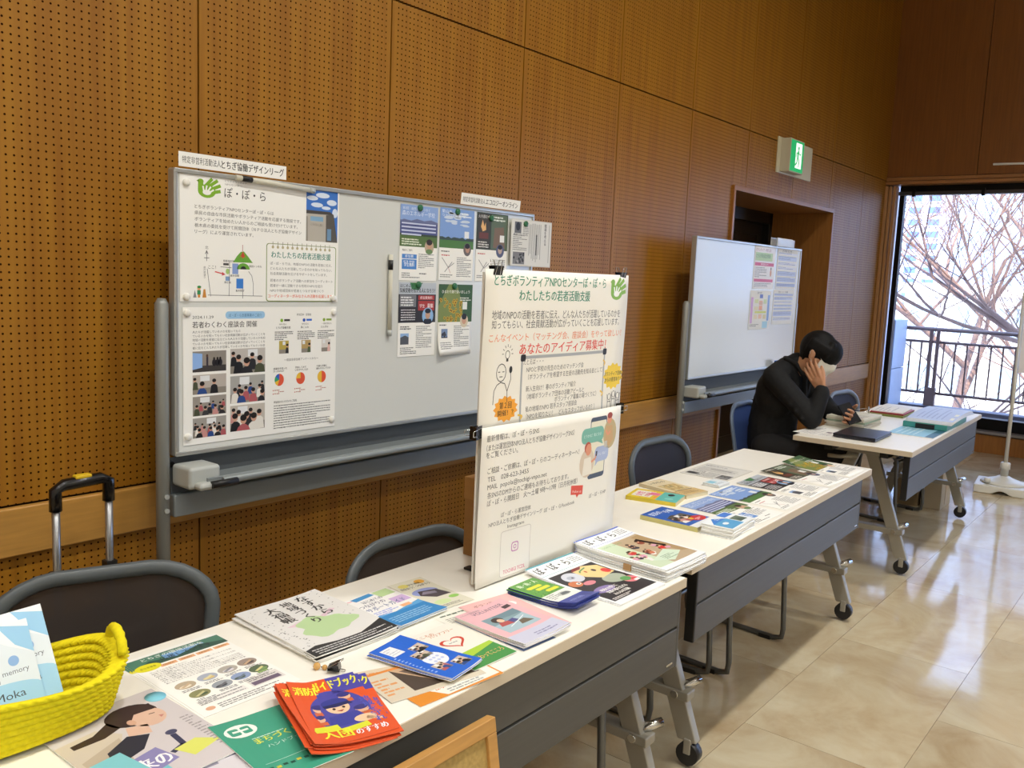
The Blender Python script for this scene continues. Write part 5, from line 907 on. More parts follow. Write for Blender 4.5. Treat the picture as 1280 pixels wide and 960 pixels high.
p.ell(136, 66, 44, 38, '3a2c2c', 2); p.poly([(96, 60), (60, 84), (20, 90), (20, 104), (70, 104), (104, 90)], '3a2c2c', 2); p.ell(152, 88, 30, 34, 'd8b4a0', 3); p.poly([(108, 98), (140, 110), (132, 140), (98, 128)], 'd8b4a0', 3); p.poly([(110, 40), (178, 46), (176, 70), (140, 66), (120, 92), (108, 84)], '3a2c2c', 4); p.ell(124, 88, 7, 10, 'd0a48c', 5); p.poly([(168, 96), (176, 100), (168, 106)], 'c08078', 5); p.line([(158, 82), (168, 84)], 2, '2a2020', 5)
p.poly([(96, 124), (126, 142), (96, 178), (40, 196), (50, 150)], '2c2e3c', 4); p.poly([(10, 150), (86, 118), (70, 196), (10, 222)], 'b9aa98', 2); p.line([(150, 170), (146, 210), (120, 220)], 10, '3a3c58', 3); p.ell(152, 162, 10, 8, '4a4c68', 4); p.poly([(0, 210), (110, 186), (120, 240), (0, 270)], '8a84b4', 5); p.text('未来の', 30, 238, 34, 'f2f0f4', 84, bold=.06, L=7); p.text('企画書', 6, 214, 26, 'e4ecf0', 60, bold=.04, L=7)
p.poly([(126, 214), (168, 206), (196, 236), (140, 252)], 'd8dc6c', 5); p.body(104, 150, 96, 8, 5, 8.5, '9a9496', seed=12, L=6) if False else p.dashes(186, 130, 20, 14, 4, 9, '9a9496', L=6); p.rect(0, 236, 96, 54, '7cc0cc', 4)
doc('magazine', p, 'pale magazine with a dark-haired woman in profile on its cover, beside the yellow basket', 'magazine', (.684, 1.290, TH + .0020), 1, t=2, m=coated)
o = MB().lathe([(.0001, .0012), (.018, .0012), (.018, 0)], 24, cap=False).build('sticker', mat('pale_blue_sticker', '7cc4d8', .4)); o.location = (.775, 1.402, TH + .0042); tag(o, 'round pale blue sticker at the upper right corner of the woman magazine', 'sticker')
p = Print(210, 148); p.rect(0, 0, 210, 148, 'd4d0d6', 0, cell=30); p.poly([(30, 10), (110, 4), (96, 90), (20, 90)], '8a8698', 1); p.rect(110, 30, 84, 52, '5a5674', 1); p.ell(140, 50, 12, 10, 'e4e0e8', 2); p.ell(168, 62, 12, 10, 'c8c4d8', 2)
doc('flyer', p, 'grey-violet photo flyer below the woman magazine beside the green booklet', 'flyer', (.745, 1.155, TH + .0004), -6)
p = Print(200, 150); p.rect(0, 0, 200, 150, '7fc4cc', 0, cell=30); p.ell(120, 40, 26, 18, 'a4d8dc', 1); p.ell(120, 40, 18, 12, '7fc4cc', 2); p.dashes(20, 30, 60, 3, 8, 14, 'b8e4e8'); p.rect(0, 90, 200, 60, '6ab0c0', 1)
doc('flyer', p, 'turquoise flyer in the bottom left corner of the near table', 'flyer', (.555, 1.185, TH + .0044), 8)
# binder clip with amber charm on the bare table top
c = empty('binder_clip', (1.062, 1.258, TH + .0115), R(40), 'small black binder clip lying on the white table beside the grey booklets', 'binder clip'); M = Matrix(((0, 0, 1, 0), (1, 0, 0, 0), (0, 1, 0, 0), (0, 0, 0, 1)))
MB().prism([(-.008, .011), (.008, .011), (.002, -.011), (.0008, -.011), (.0065, .0098), (-.0065, .0098), (-.0008, -.011), (-.002, -.011)], -.012, .012, M).build('clip_body', mat('gloss_black', '101011', .25), c); c.rotation_euler = (R(80), 0, R(40)); 
for s in (-1, 1): MB().tube([(-.007, s*.002, -.010), (-.004, s*.012, .020), (.004, s*.012, .020), (.007, s*.002, -.010)], .0009, 6).build('clip_handle', chrome, c)
c = empty('charm', (1.046, 1.290, TH), 0, 'small amber bead charm lying beside the black binder clip', 'charm'); am = mat('amber_bead', 'd8a860', .15, spec=.6, Alpha=.9)
MB().ball((0, 0, .007), .0075, 12).build('bead', am, c); MB().ball((.010, -.012, .005), .0055, 12).build('bead', am, c); MB().tube([(.005, -.006, .006), (.018, -.020, .003)], .001, 5).build('cord', slot_m, c)

# --- middle table: rows of the board flyers, books
def t2(x, y): return (x, y)
for i, (x, y, rz, w_, lb) in enumerate(((2.810, 1.240, -1, .0, 'first flyer in the row on the middle table, purple-blue sky, behind the stacked leaflets'), (3.050, 1.250, 1, .0, 'second flyer in the row on the middle table, blue sky over a green field'), (3.300, 1.253, 1, .003, 'third flyer in the row on the middle table, black with a red block'), (3.555, 1.262, -3, .008, 'fourth flyer in the row on the middle table, dark with its far edge curled up'), (3.790, 1.268, 0, .014, 'fifth flyer in the row at the far end of the middle table, green sunflowers'))):
    f = (fl_sky1, fl_sky2, fl_red, fl_dark, fl_green)[i](); 
    stack('flyer', f, lb, ('purple-sky', 'blue-sky', 'black and red', 'dark campfire', 'green sunflower')[i] + ' flyer below the top one of its pile on the middle table', 'piles of ' + ('purple-sky', 'blue-sky', 'black and red', 'dark campfire', 'green sunflower')[i] + ' flyers', 'flyer', x, y, rz, 3, .4, warp=wq(c=w_, H=.14) if w_ else None, jit=.002, tw=.6, seed=i)
doc('newspaper_clipping', newsprint(265, 205), 'newspaper cutting lying flat at the back edge of the middle table', 'newspaper', (3.330, 1.548, TH + .0004), 1, t=1.2, m=mat('newsprint', 'cfccc2', .8))
def book(name, w, h, t, cov, label, loc, rz, cat='book', spine='c8b070'):
    b = empty(name, loc, R(rz), label, cat); MB().box(-w/2 + .001, w/2 - .001, -h/2 + .001, h/2 - .001, .0006, t - .0006).build('pages', mat('book_pages', 'd9cfae', .85), b)
    cm = mat('cover_' + spine, spine, .4); MB().box(-w/2, w/2, -h/2, h/2, 0, .0008).box(-w/2, w/2, -h/2, h/2, t - .0008, t).box(-w/2 - .0006, -w/2 + .0006, -h/2, h/2, 0, t).build('cover', cm, b)
    o = cov.build('printed_front', b); o.location = (0, 0, t); return b
p = Print(128, 182); p.rect(0, 0, 128, 182, 'e3c832', 0); p.rect(20, 12, 88, 70, 'ebe6da', 1); p.text('女性', 30, 46, 26, 'd8508c', 60, bold=.05); p.text('の時代', 30, 74, 20, 'c85a6a', 60, bold=.05); p.rect(60, 66, 40, 36, 'e07aa0', 1.5); p.rect(0, 106, 128, 76, '62b8b0', 1); p.ell(96, 140, 16, 12, '2c2c30', 2); p.ell(40, 146, 14, 16, '8acac4', 2); p.rect(12, 92, 40, 12, 'e8a050', 2)
book('paperback_book', .128, .182, .014, p, 'paperback with yellow and teal cover on the middle table, left of the flyer rows', (2.735, 1.500, TH), 13, spine='d8c240')
p = Print(128, 210); p.rect(0, 0, 128, 210, 'e0d2b0', 0); p.text('いのちの', 18, 34, 20, '3a3430', 90, bold=.03); p.rect(16, 66, 96, 80, 'c8b078', 1)
rn = random.Random(8)
for i in range(22): x = rn.uniform(20, 100); y = rn.uniform(70, 132); p.rect(x, y, 7, 12, rn.choice(('8a6a3c', 'e8dcae', '6a7a6a', 'b88a4a')), 2)
p.rect(0, 154, 128, 56, 'cfb27a', 1); p.rect(14, 150, 100, 6, '5a4430', 3); p.dashes(16, 168, 90, 3, 5, 10, '8a6a40', L=2)
book('paperback_book', .128, .225, .013, p, 'beige picture paperback lying behind the yellow and teal one', (2.902, 1.520, TH), -10, spine='d2c09a')
p = Print(148, 205); p.rect(0, 0, 148, 205, '2f5fb4', 0); p.text('防災の', 20, 40, 26, 'dfe8f6', 60, bold=.04); p.text('手帳', 84, 54, 26, 'dfe8f6', 50, bold=.04); p.ell(60, 116, 44, 40, '4a4238', 1); p.people(20, 84, 100, 70, 6, '5a5248', 5, L=2, close=True); p.ell(110, 152, 36, 24, 'c83434', 8); p.ell(84, 140, 10, 10, 'e0b838', 9); p.rect(0, 176, 148, 29, 'e6e6e8', 7); p.dashes(90, 150, 44, 2, 5, 8, 'f0dcdc', L=10)
book('paperback_book', .148, .205, .015, p, 'thick paperback with blue, red and photo cover, in front of the yellow one', (2.538, 1.301, TH), 1, spine='c9c07c')
p = Print(190, 105); p.rect(0, 0, 190, 105, 'e9eef2', 0); p.rect(6, 40, 100, 60, '58a0d0', 1); p.poly([(6, 40), (60, 8), (106, 40)], '3f80d0', 2); p.ell(50, 62, 16, 9, 'e4eef6', 3); p.rect(112, 4, 70, 30, '4a7fd4', 2); p.text('SUN', 60, 30, 16, 'f4f8fc', 34, L=4); p.rect(112, 48, 60, 40, '6a7a6a', 1); p.poly([(112, 88), (140, 56), (172, 88)], '4a5a4a', 2)
stack('leaflet', p, 'pale leaflet with blue sea pictures, topmost of the tall small stack on the middle table', 'pale small leaflet below the top of its tall stack', 'tall stack of small pale leaflets', 'leaflet', 2.563, 1.141, 4, 12, 2.6, seed=14, jit=.003, warp=wq(a=-.003, W=.1))
p = Print(90, 68); p.rect(0, 0, 90, 68, 'dfe6ea', 0); p.rect(8, 8, 40, 30, '8ac4d8', 1); p.dashes(10, 46, 70, 2, 4, 8, '8a9aa8')
stack('card', p, 'top card of the little white and blue pack beside the newspaper cutting', 'white and blue card below the top of its little pack', 'little pack of cards', 'card', 3.112, 1.447, -2, 6, 1.8, seed=15)

# --- window table
t = empty('laptop', (4.775, 1.405, TH + .001), R(1), 'closed dark laptop on the near end of the window table', 'laptop'); lm = mat('laptop_dark', '2c2d36', .32, .3)
MB().box(-.155, .155, -.108, .108, .003, .013).build('base', lm, t, bevel=.003); MB().box(-.155, .155, -.108, .108, .0145, .0215).build('lid', lm, t, bevel=.003); MB().box(-.10, .10, .095, .1095, .008, .018).build('hinge', slot_m, t)
for sx in (-.13, .13):
    for sy in (-.09, .09): MB().box(sx - .008, sx + .008, sy - .006, sy + .006, 0, .004).build('rubber_foot', slot_m, t)
p = Print(297, 210); p.dashes(20, 20, 250, 6, 7, 16, 'a8a8ae'); p.rect(120, 130, 40, 30, '8a7a88', 1); p.dashes(30, 128, 70, 5, 5, 11, '9a9aa0'); doc('printed_sheet', p, 'printed sheet under the elbow of the man at the window table', 'paper', (4.745, 1.605, TH + .0003), -4)
rn = random.Random(6); cs = ('d8d4c4', 'b9b4a8', 'cfcabb', '8fa08a', 'c8c2b0', 'dcd8c8')
for k in range(6):
    p = Print(210, 297); p.rect(0, 0, 210, 297, cs[k], 0); p.rect(20, 24, 150, 40, ('7a8a70', '9a8a7a')[k % 2], 1); p.dashes(20, 80, 160, 6, 6, 14, '7a7a78', L=1)
    doc('booklet', p, ('lowest', 'second', 'third', 'fourth', 'fifth', 'topmost')[k] + ' booklet, counted upwards, in the pile beside the phone hand on the window table', 'booklet', (5.12 + rn.uniform(-.006, .006), 1.565 + rn.uniform(-.006, .006), TH + k*.0105), 88 + rn.uniform(-3, 3), t=10, m=mat('booklet_' + cs[k], cs[k], .6), group='booklet pile on the window table')
t = empty('pouch', (5.18, 1.655, TH + .064), R(-14), 'black zipped pouch on top of the booklet pile', 'pouch'); MB().ball((0, 0, .017), (.11, .05, .017), 18).build('pouch_body', mat('pouch_black', '131316', .6), t); MB().tube([(-.09, 0, .034), (.09, 0, .034)], .002, 6).build('zip', chrome, t)
t = empty('glasses', (5.24, 1.52, TH + .064), R(20), 'thin metal glasses lying on the booklet pile', 'glasses')
for s in (-1, 1): MB().tube([(s*.035 + .024*math.cos(a*math.pi/6), .0, .02 + .018*math.sin(a*math.pi/6)) for a in range(12)], .0016, 6, closed=True).build('rim', chrome, t); MB().tube([(s*.06, 0, .022), (s*.064, .05, .012), (s*.06, .12, .003)], .0015, 6).build('temple', chrome, t)
p = Print(560, 235); p.rect(0, 0, 560, 235, '8fc4dc', 0); p.rect(0, 190, 560, 45, '3a6a80', 1); p.dashes(40, 30, 420, 4, 12, 30, 'c8e4f0', L=2)
doc('folder', p, 'flat light blue folder at the front edge of the window table', 'folder', (5.30, 1.235, TH + .0004), 1, t=3)
t = empty('binder', (5.62, 1.235, TH + .004), R(1), 'teal-edged ring binder lying on the blue folder', 'binder'); MB().box(-.29, .24, -.115, .12, 0, .032).build('binder_body', mat('binder_teal', '3f8f8a', .4), t, bevel=.003); MB().box(-.30, -.289, -.05, .05, .004, .028).build('spine_label', slot_m, t)
for k in range(5):
    p = Print(640, 245); p.rect(0, 0, 640, 245, ('b8c4e0', '9aaad4', 'c4cce4', 'a8b8dc', 'b4bfdc')[k], 0, cell=80); p.dashes(60, 40, 480, 6, 9, 26, '8a98c0', L=1, seed=k)
    if k == 4: p.rect(60, 214, 80, 20, 'e8e4d0', 2); p.rect(210, 214, 80, 20, 'e8e4d0', 2)
    doc('poster_sheet', p, ('lowest', 'second', 'middle', 'fourth', 'topmost')[k] + ' pale blue large sheet, counted upwards, of the sheets on the teal binder', 'paper', (5.66 + k*.006, 1.225 + k*.002, TH + .0365 + k*.0035), 1 + k*.4, t=3, warp=lambda x, y: .012 * math.sin((x + .32) * 4.5), group='large pale blue sheets on the window table')
p = Print(300, 210); p.rect(0, 0, 300, 210, 'a83a44', 0); doc('folder', p, 'dark red folder at the back of the window table', 'folder', (5.84, 1.555, TH + .012), 2, t=9, m=mat('dark_red_card', '8f2f38', .5))
p = Print(300, 210); p.rect(0, 0, 300, 210, '8a9a4a', 0); doc('folder', p, 'olive green folder below the dark red one on the window table', 'folder', (5.82, 1.545, TH + .0004), 0, t=11, m=mat('olive_card', '6f7a3c', .5))
p = Print(300, 200); p.dashes(20, 30, 240, 5, 8, 24, 'b0b0bc'); doc('printed_sheet', p, 'white sheets lying on the dark red folder on the window table', 'paper', (5.86, 1.565, TH + .0216), 4, t=4)
o = MB().box(-.05, .05, -.035, .035, 0, .022).build('sponge', mat('blue_sponge', '2f62b4', .8), bevel=.006); o.location = (6.16, 2.462, .905); o.rotation_euler = (R(90), 0, 0); tag(o, 'bright blue eraser stuck low on the far whiteboard just above the seated person', 'eraser')

# ================================================================ YELLOW CROCHETED BASKET WITH BOOKLETS
t = empty('crochet_basket', (.515, 1.447, TH + .0045), R(-3), 'bright yellow crocheted oval basket holding pale blue booklets', 'basket')
def basket(thick, sgn):
    vs = []; fs = []; NU, ROWS, SUB = 504, 8, 9; NV = ROWS * SUB
    for j in range(NV + 1):
        v = j / NV
        for i in range(NU):
            a = 2*math.pi*i/NU; ax = .180 + .026*v; ay = .066 + .026*v; n_ = 2.5; ca, sa = math.cos(a), math.sin(a)
            k = (abs(ca)**n_ + abs(sa)**n_) ** (-1/n_); row = int(v*ROWS*.9999); ph = (v*ROWS) % 1
            st = abs(math.sin(a*36 + (row % 2)*math.pi/2 + ph*2.2)) ; bump = .0085*math.sin(math.pi*ph)**.6 * (.30 + .70*st**.6)
            r = 1 + sgn*(bump*.85 + thick*.8) / (.19 if False else .12); wob = .006*math.sin(a*3 + 1)*v
            vs.append((k*ca*ax*r, k*sa*ay*r, .004 + .098*v + .008*v*math.sin(2*a + .6) + wob))
    for j in range(NV):
        for i in range(NU): q = (j*NU+i, j*NU+(i+1)%NU, (j+1)*NU+(i+1)%NU, (j+1)*NU+i); fs.append(q if sgn > 0 else q[::-1])
    return vs, fs, NU, NV
ym = noisy(mat('yellow_yarn', 'e3d21c', .85, spec=.2), s=160, amt=.08)
b = MB(); v1, f1, NU, NV = basket(.004, 1); v2, f2, _, _ = basket(.004, -1); b.add(v1, f1, True); b.add(v2, f2, True)
n1_ = len(v1); b.f += [(NV*NU+i, NV*NU+(i+1)%NU, n1_+NV*NU+(i+1)%NU, n1_+NV*NU+i) for i in range(NU)]; b.s += [True]*NU; b.build('basket_wall', ym, t)
b = MB(); vs = []; fs = []; NR = 40; NA = 220
for j in range(NR + 1):
    for i in range(NA):
        a = 2*math.pi*i/NA; s_ = j/NR; ca, sa = math.cos(a), math.sin(a); k = (abs(ca)**2.5 + abs(sa)**2.5) ** (-1/2.5); vs.append((k*ca*.180*s_, k*sa*.066*s_, .006 + .003*abs(math.sin(s_*math.pi*8))*(.4 + .6*abs(math.sin(a*26*(.3 + s_))))))
for j in range(NR):
    for i in range(NA): fs.append((j*NA+i, (j+1)*NA+i, (j+1)*NA+(i+1)%NA, j*NA+(i+1)%NA))
b.add(vs, fs, True).build('basket_floor', ym, t)
for s in (1, -1):
    c0 = Vector((s*.203, -.01, .104)); pts = [c0 + Vector((s*(.004*math.cos(a)), .034*math.cos(a) , .034*math.sin(a))) for a in [math.pi*k/16 for k in range(17)]]
    rr_ = [.0072 + .002*abs(math.sin(k*1.3)) for k in range(17)]; MB().tube(pts, rr_, 10).build('basket_loop', ym, t)
def pale_booklet(seed):
    p = Print(148, 210); p.rect(0, 0, 148, 210, 'dfe8ee', 0, cell=30); p.poly([(50, 0), (148, 0), (148, 60), (110, 40)], 'eef1f4', 1); p.poly([(96, 0), (148, 14), (148, 60), (120, 40)], '9ccbea', 2); p.ell(112, 66, 9, 9, '8fb4e0', 3); p.ell(52, 84, 9, 9, '8fb4e0', 3); p.text('こども食堂', 8, 74, 16, '4a4a50', 60, bold=.05); p.text('memory', 90, 88, 11, '6a7078', 44); p.text('企画展のご案内', 14, 98, 7, '7a8088', 70)
    p.rect(0, 112, 148, 98, 'a5d2ec', 2.2); p.ell(74, 114, 74, 14, 'a5d2ec', 2.5); p.text('belleMoka', 26, 128, 16, '4a5058', 94); p.ell(62, 150, 14, 14, 'eccfd0', 3); p.ell(36, 154, 11, 11, 'b88a5c', 3); p.poly([(26, 148), (36, 132), (47, 148)], 'b03038', 4); p.poly([(52, 178), (56, 164), (70, 164), (74, 178)], 'f0eef0', 3); p.dashes(16, 196, 90, 2, 6, 8, 'd4e8f4', L=4); return p
for i, (x, y, z, rx, ry, rz, lb) in enumerate(((.528, 1.440, TH + .092, 63, 0, 2, 'front pale blue booklet standing in the yellow basket'), (.558, 1.456, TH + .103, 63, -2, 0, 'rear pale blue booklet standing in the yellow basket, its top right corner higher'))):
    o = doc('booklet', pale_booklet(i), lb, 'booklet', (x, y, z), t=1.5, group='pale blue booklets in the basket'); o.rotation_euler = Euler((R(rx), R(ry), R(rz))); o.scale = (.93, .93, 1)
# ================================================================ THE MAN AT THE WINDOW TABLE
skin = noisy(mat('skin', 'b98868', .55, **{'Subsurface Weight': .08}), s=40, amt=.03); suit = noisy(mat('black_jacket', '17181a', .8, spec=.3), s=60, amt=.25); hair_m = noisy(mat('black_hair', '0b0a0b', .62, spec=.2), (1, 1, .25), 120, .5, bump=.6)
man = empty('person', (4.95, 1.95, 0), 0, 'person in dark jacket and white mask, seated at the window table with head propped', 'person')
O = Vector((4.95, 1.95, 0))
def blob(name, parts, m, voxel=.008, smooth=4, parent=man):
    """tapered capsules and ellipsoids fused into ONE continuous surface"""
    b = MB()
    for q in parts:
        if q[0] == 'c':      # chain of (point, radius)
            pts = [Vector(a) - O for a, r in q[1]]; rs = [r for a, r in q[1]]
            for i in range(len(pts) - 1):
                n = 6; P = [pts[i].lerp(pts[i+1], k/n) for k in range(n + 1)]; RR = [rs[i] + (rs[i+1] - rs[i])*k/n for k in range(n + 1)]; b.tube(P, RR, 14)
            for p_, r_ in zip(pts, rs): b.ball(p_, r_, 14)
        else: M = Matrix.Translation(Vector(q[1]) - O) @ (q[3] if len(q) > 3 else Matrix()); b.ball((0, 0, 0), q[2], 22, M=M)
    o = b.build(name, m, parent); r = o.modifiers.new('fuse', 'REMESH'); r.mode = 'VOXEL'; r.voxel_size = voxel; r.use_smooth_shade = True
    s = o.modifiers.new('smooth', 'SMOOTH'); s.factor = .5; s.iterations = smooth; return o
HC = Vector((4.915, 1.725, 1.102)); HR = Euler((R(27), R(4), R(4))).to_matrix().to_4x4()   # face looks along local -Y
H = lambda x, y, z: HC + (HR @ Vector((x, y, z)))
RS, RE, RW = (4.775, 1.915, .965), (4.775, 1.685, .757), (4.822, 1.655, .900)
LS, LE, LW = (5.125, 1.905, .965), (5.155, 1.715, .757), (5.035, 1.585, .752)
parts = [('e', HC, (.076, .092, .105), HR), ('e', H(0, -.028, -.055), (.056, .062, .052), HR), ('e', H(0, -.045, -.085), (.032, .035, .024), HR),
         ('c', [(H(0, -.088, .005), .010), (H(0, -.105, -.022), .013), (H(0, -.098, -.032), .012)]), ('e', H(-.019, -.099, -.031), (.008, .009, .007), HR), ('e', H(.019, -.099, -.031), (.008, .009, .007), HR),
         ('c', [(H(-.045, -.078, .022), .010), (H(-.018, -.088, .024), .010)]), ('c', [(H(.045, -.078, .022), .010), (H(.018, -.088, .024), .010)]),
         ('c', [(H(-.018, -.092, -.060), .006), (H(0, -.097, -.059), .007), (H(.018, -.092, -.060), .006)]), ('c', [(H(-.015, -.090, -.068), .006), (H(0, -.094, -.070), .008), (H(.015, -.090, -.068), .006)]),
         ('c', [(H(-.076, .010, .018), .010), (H(-.084, .018, .012), .012), (H(-.082, .014, -.010), .010), (H(-.076, .006, -.026), .008)]), ('c', [(H(.076, .010, .018), .010), (H(.084, .018, .012), .012), (H(.082, .014, -.010), .010), (H(.076, .006, -.026), .008)]),
         ('c', [(H(0, .02, -.05), .058), ((4.93, 1.835, 1.02), .058), ((4.945, 1.90, .95), .075)]),
         ('c', [((4.945, 1.915, .93), .10), ((4.95, 1.965, .78), .115), ((4.95, 1.985, .62), .12), ((4.95, 1.965, .54), .12)]),
         ('c', [(RS, .048), (RE, .036), (RW, .026)]), ('c', [(LS, .048), (LE, .036), (LW, .026)]), ('c', [((4.88, 1.92, .96), .06), (RS, .05)]), ('c', [((5.02, 1.92, .96), .06), (LS, .05)]),
         ('c', [((4.86, 1.95, .54), .085), ((4.84, 1.56, .53), .058), ((4.84, 1.80, .11), .038), ((4.84, 1.75, .05), .036), ((4.84, 1.66, .035), .028)]),
         ('c', [((5.04, 1.95, .54), .085), ((5.07, 1.56, .53), .058), ((5.07, 1.82, .11), .038), ((5.07, 1.76, .05), .036), ((5.07, 1.67, .035), .028)])]
# right hand: palm against the cheek, fingers towards the ear
def hand(wrist, dirf, side, nrm, curl, lens=(.072, .080, .076, .060), thumb=None, spread=.0205, splay=.07):
    """palm plus four unequal fingers and a thumb; side points to the index finger, nrm out of the palm"""
    w = Vector(wrist); d = Vector(dirf).normalized(); s = Vector(side); s = (s - d*s.dot(d)).normalized(); n = Vector(nrm); n = (n - d*n.dot(d) - s*n.dot(s)).normalized(); out = []
    k = w + d*.092
    for i, L in enumerate(lens):
        o_ = (1.5 - i) * spread; base = k + s*o_*1.02 - d*.004*abs(i - 1.2); dd = (d + s*(1.5 - i)*splay).normalized(); a = curl
        out.append(('c', [(w + s*o_*.62, .0125), (base, .0105)])); p1 = base + dd*L*.45; d2 = (dd*math.cos(a) + n*math.sin(a)); p2 = p1 + d2*L*.32; d3 = (dd*math.cos(2*a) + n*math.sin(2*a)); p3 = p2 + d3*L*.23
        out.append(('c', [(base, .0100), (p1, .0088), (p2, .0080), (p3, .0068)]))
    out.append(('e', w + d*.045, (.030, .030, .016), Matrix((s, d, n)).transposed().to_4x4()))
    tb = thumb or (d*.55 + s*.75 + n*.3); tb = Vector(tb).normalized(); t0 = w + d*.018 + s*.022; t1 = t0 + (tb + d*.2).normalized()*.040; t2 = t1 + (tb*.8 + d*.6).normalized()*.032; t3 = t2 + (tb*.5 + d*.9).normalized()*.024
    out.append(('c', [(t0, .015), (t1, .0125), (t2, .0105), (t3, .008)])); return out
ear = H(-.085, .010, .03)
rw = Vector((4.826, 1.662, .925)); dirR = (H(-.092, .050, -.030) - rw).normalized()
parts += [('e', H(-.083, .010, -.006), (.009, .017, .030), HR), ('e', H(.083, .010, -.006), (.009, .017, .030), HR)]
parts += [('c', [(RE, .034), (RW, .027), (rw, .025)])] + hand(rw, dirR, (-.05, -.6, .3), (.95, 0, .1), .30, thumb=(.15, .0, .9))
lw = Vector((5.000, 1.568, .760)); dirL = Vector((-.80, -.42, .10))
parts += [('c', [(LW, .026), (lw, .024)])] + hand(lw, dirL, (.1, -.35, .9), (-.25, .85, .15), .85, thumb=(-.2, -.5, .75))
body = blob('body', parts, skin, .0046, 2)
# clothes
jk = [('c', [((4.945, 1.900, .97), .105), ((4.95, 1.955, .82), .135), ((4.95, 1.975, .66), .140), ((4.95, 1.965, .55), .145)]), ('e', (4.87, 1.935, .86), (.10, .12, .15)), ('e', (5.03, 1.935, .86), (.10, .12, .15)),
      ('c', [((4.87, 1.91, .985), .075), (RS, .068), (RE, .057), (RW, .043), ((4.824, 1.659, .910), .040)]), ('c', [((5.02, 1.91, .985), .075), (LS, .068), (LE, .057), (LW, .042)]),
      ('c', [((4.93, 1.87, 1.015), .074), ((4.925, 1.845, 1.038), .068)])]
for k in range(5): jk.append(('c', [((4.72, 1.86 - k*.035, .90 - k*.035), .012), ((4.76, 1.77 - k*.02, .87 - k*.03), .012), ((4.83, 1.76 - k*.02, .86 - k*.03), .010)]))
blob('jacket', jk, suit, .008, 4)
blob('jacket_collar', [('c', [((4.86, 1.83, 1.045), .014), ((4.875, 1.895, 1.065), .014), ((4.94, 1.925, 1.065), .014), ((5.0, 1.885, 1.06), .014), ((5.0, 1.82, 1.03), .014)]), ('c', [((4.86, 1.83, 1.045), .014), ((4.90, 1.785, .97), .016), ((4.93, 1.79, .86), .014)]), ('c', [((5.0, 1.82, 1.03), .014), ((4.98, 1.785, .97), .016), ((4.95, 1.79, .86), .014)])], suit, .006, 3)
blob('trousers', [('c', [((4.86, 1.95, .545), .10), ((4.84, 1.56, .535), .072), ((4.84, 1.80, .10), .055)]), ('c', [((5.04, 1.95, .545), .10), ((5.07, 1.56, .535), .072), ((5.07, 1.82, .10), .055)]), ('e', (4.95, 1.96, .56), (.16, .13, .10))], mat('black_trousers', '131417', .85), .009, 4)
for x in (4.84, 5.07): blob('shoe', [('c', [((x, 1.82, .050), .045), ((x, 1.72, .042), .040), ((x, 1.65, .036), .034)])], mat('black_shoe', '0e0e10', .35), .008, 3)
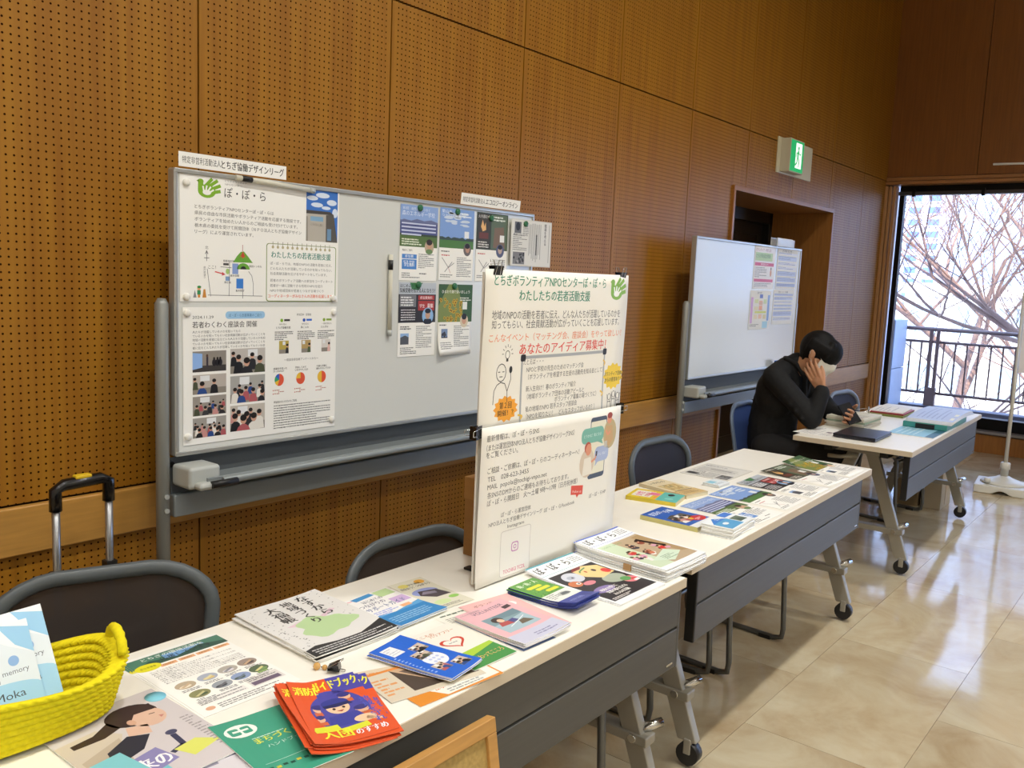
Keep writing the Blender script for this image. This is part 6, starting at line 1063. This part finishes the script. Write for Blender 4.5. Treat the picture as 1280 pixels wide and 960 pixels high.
# hair: cap, fringe and strands
hp = [('e', H(0, .020, .030), (.091, .103, .104), HR), ('e', H(0, -.040, .038), (.085, .078, .082), HR), ('e', H(0, -.068, .020), (.072, .046, .050), HR)]
rn = random.Random(3)
for k in range(11): u = -.066 + .0132*k; hp.append(('c', [(H(u*.8, -.050, .090), .020), (H(u, -.086 + abs(u)*.3, .040), .014), (H(u*1.0, -.098 + abs(u)*.45, .004 + rn.uniform(-.010, .006)), .007)]))
for s in (-1, 1):
    for k in range(6): hp.append(('c', [(H(s*.070, .045 - k*.020, .06), .022), (H(s*.082, .05 - k*.022, .02 + .004*k), .013), (H(s*.080, .052 - k*.022, -.004 + (.006*k if k < 3 else .012)), .006)]))
for k in range(7): a = -.9 + .3*k; hp.append(('c', [(H(.07*math.sin(a), .085*math.cos(a), .01), .024), (H(.064*math.sin(a), .083*math.cos(a), -.045), .012), (H(.06*math.sin(a), .078*math.cos(a), -.062 + rn.uniform(-.006, .006)), .006)]))
blob('hair', hp, hair_m, .0055, 7)
# mask: a curved shell over nose and chin, with ear loops
b = MB(); vs = []; fs = []; NU, NV = 22, 12
for j in range(NV + 1):
    v = j/NV; z = .000 - .095*v
    for i in range(NU + 1):
        u = -1 + 2*i/NU; a = u*1.12; fr_ = .118 - .010*v + .016*math.exp(-(u*2.6)**2)*math.sin(math.pi*min(1, v*1.25 + .12)); vs.append(H(.078*math.sin(a), -fr_*math.cos(a)*.98 + .008 - .0*v, z + .012*abs(u)*v*1.2 - .004*math.sin(v*9)*.4) - O)
for j in range(NV):
    for i in range(NU): q = j*(NU+1)+i; fs.append((q, q+1, q+NU+2, q+NU+1))
mk = b.add(vs, fs, True).build('face_mask', mat('mask_white', 'e2e0d8', .8), man); sd = mk.modifiers.new('solid', 'SOLIDIFY'); sd.thickness = .0022
for s in (-1, 1): MB().tube([H(s*.070, -.050, -.008) - O, H(s*.084, -.012, .022) - O, H(s*.090, .024, .028) - O, H(s*.090, .026, .0) - O, H(s*.084, -.010, -.045) - O, H(s*.072, -.045, -.070) - O], .0016, 6).build('ear_loop', mat('mask_white', 'e2e0d8', .8), mk)
for s in (-1, 1):
    e_ = MB().ball(H(s*.031, -.086, .006) - O, (.011, .009, .006), 12).build('eye', mat('eye_dark', '1c1614', .2), man); MB().tube([H(s*.018, -.099, .022) - O, H(s*.032, -.101, .028) - O, H(s*.048, -.092, .024) - O], .0026, 6).build('eyebrow', hair_m, man)
ph = empty('smartphone', (4.925, 1.530, .792), 0, 'black smartphone held in the left hand of the seated person', 'phone'); ph.rotation_euler = (R(38), R(-20), R(-52))
MB().box(-.036, .036, -.075, .075, -.004, .004).build('phone_body', mat('phone_black', '0c0c0e', .2), ph, bevel=.003); MB().box(-.033, .033, -.071, .071, .0041, .0045).build('screen', mat('phone_screen', '23262c', .08), ph)

bpy.data.objects.remove(_to, do_unlink=True)
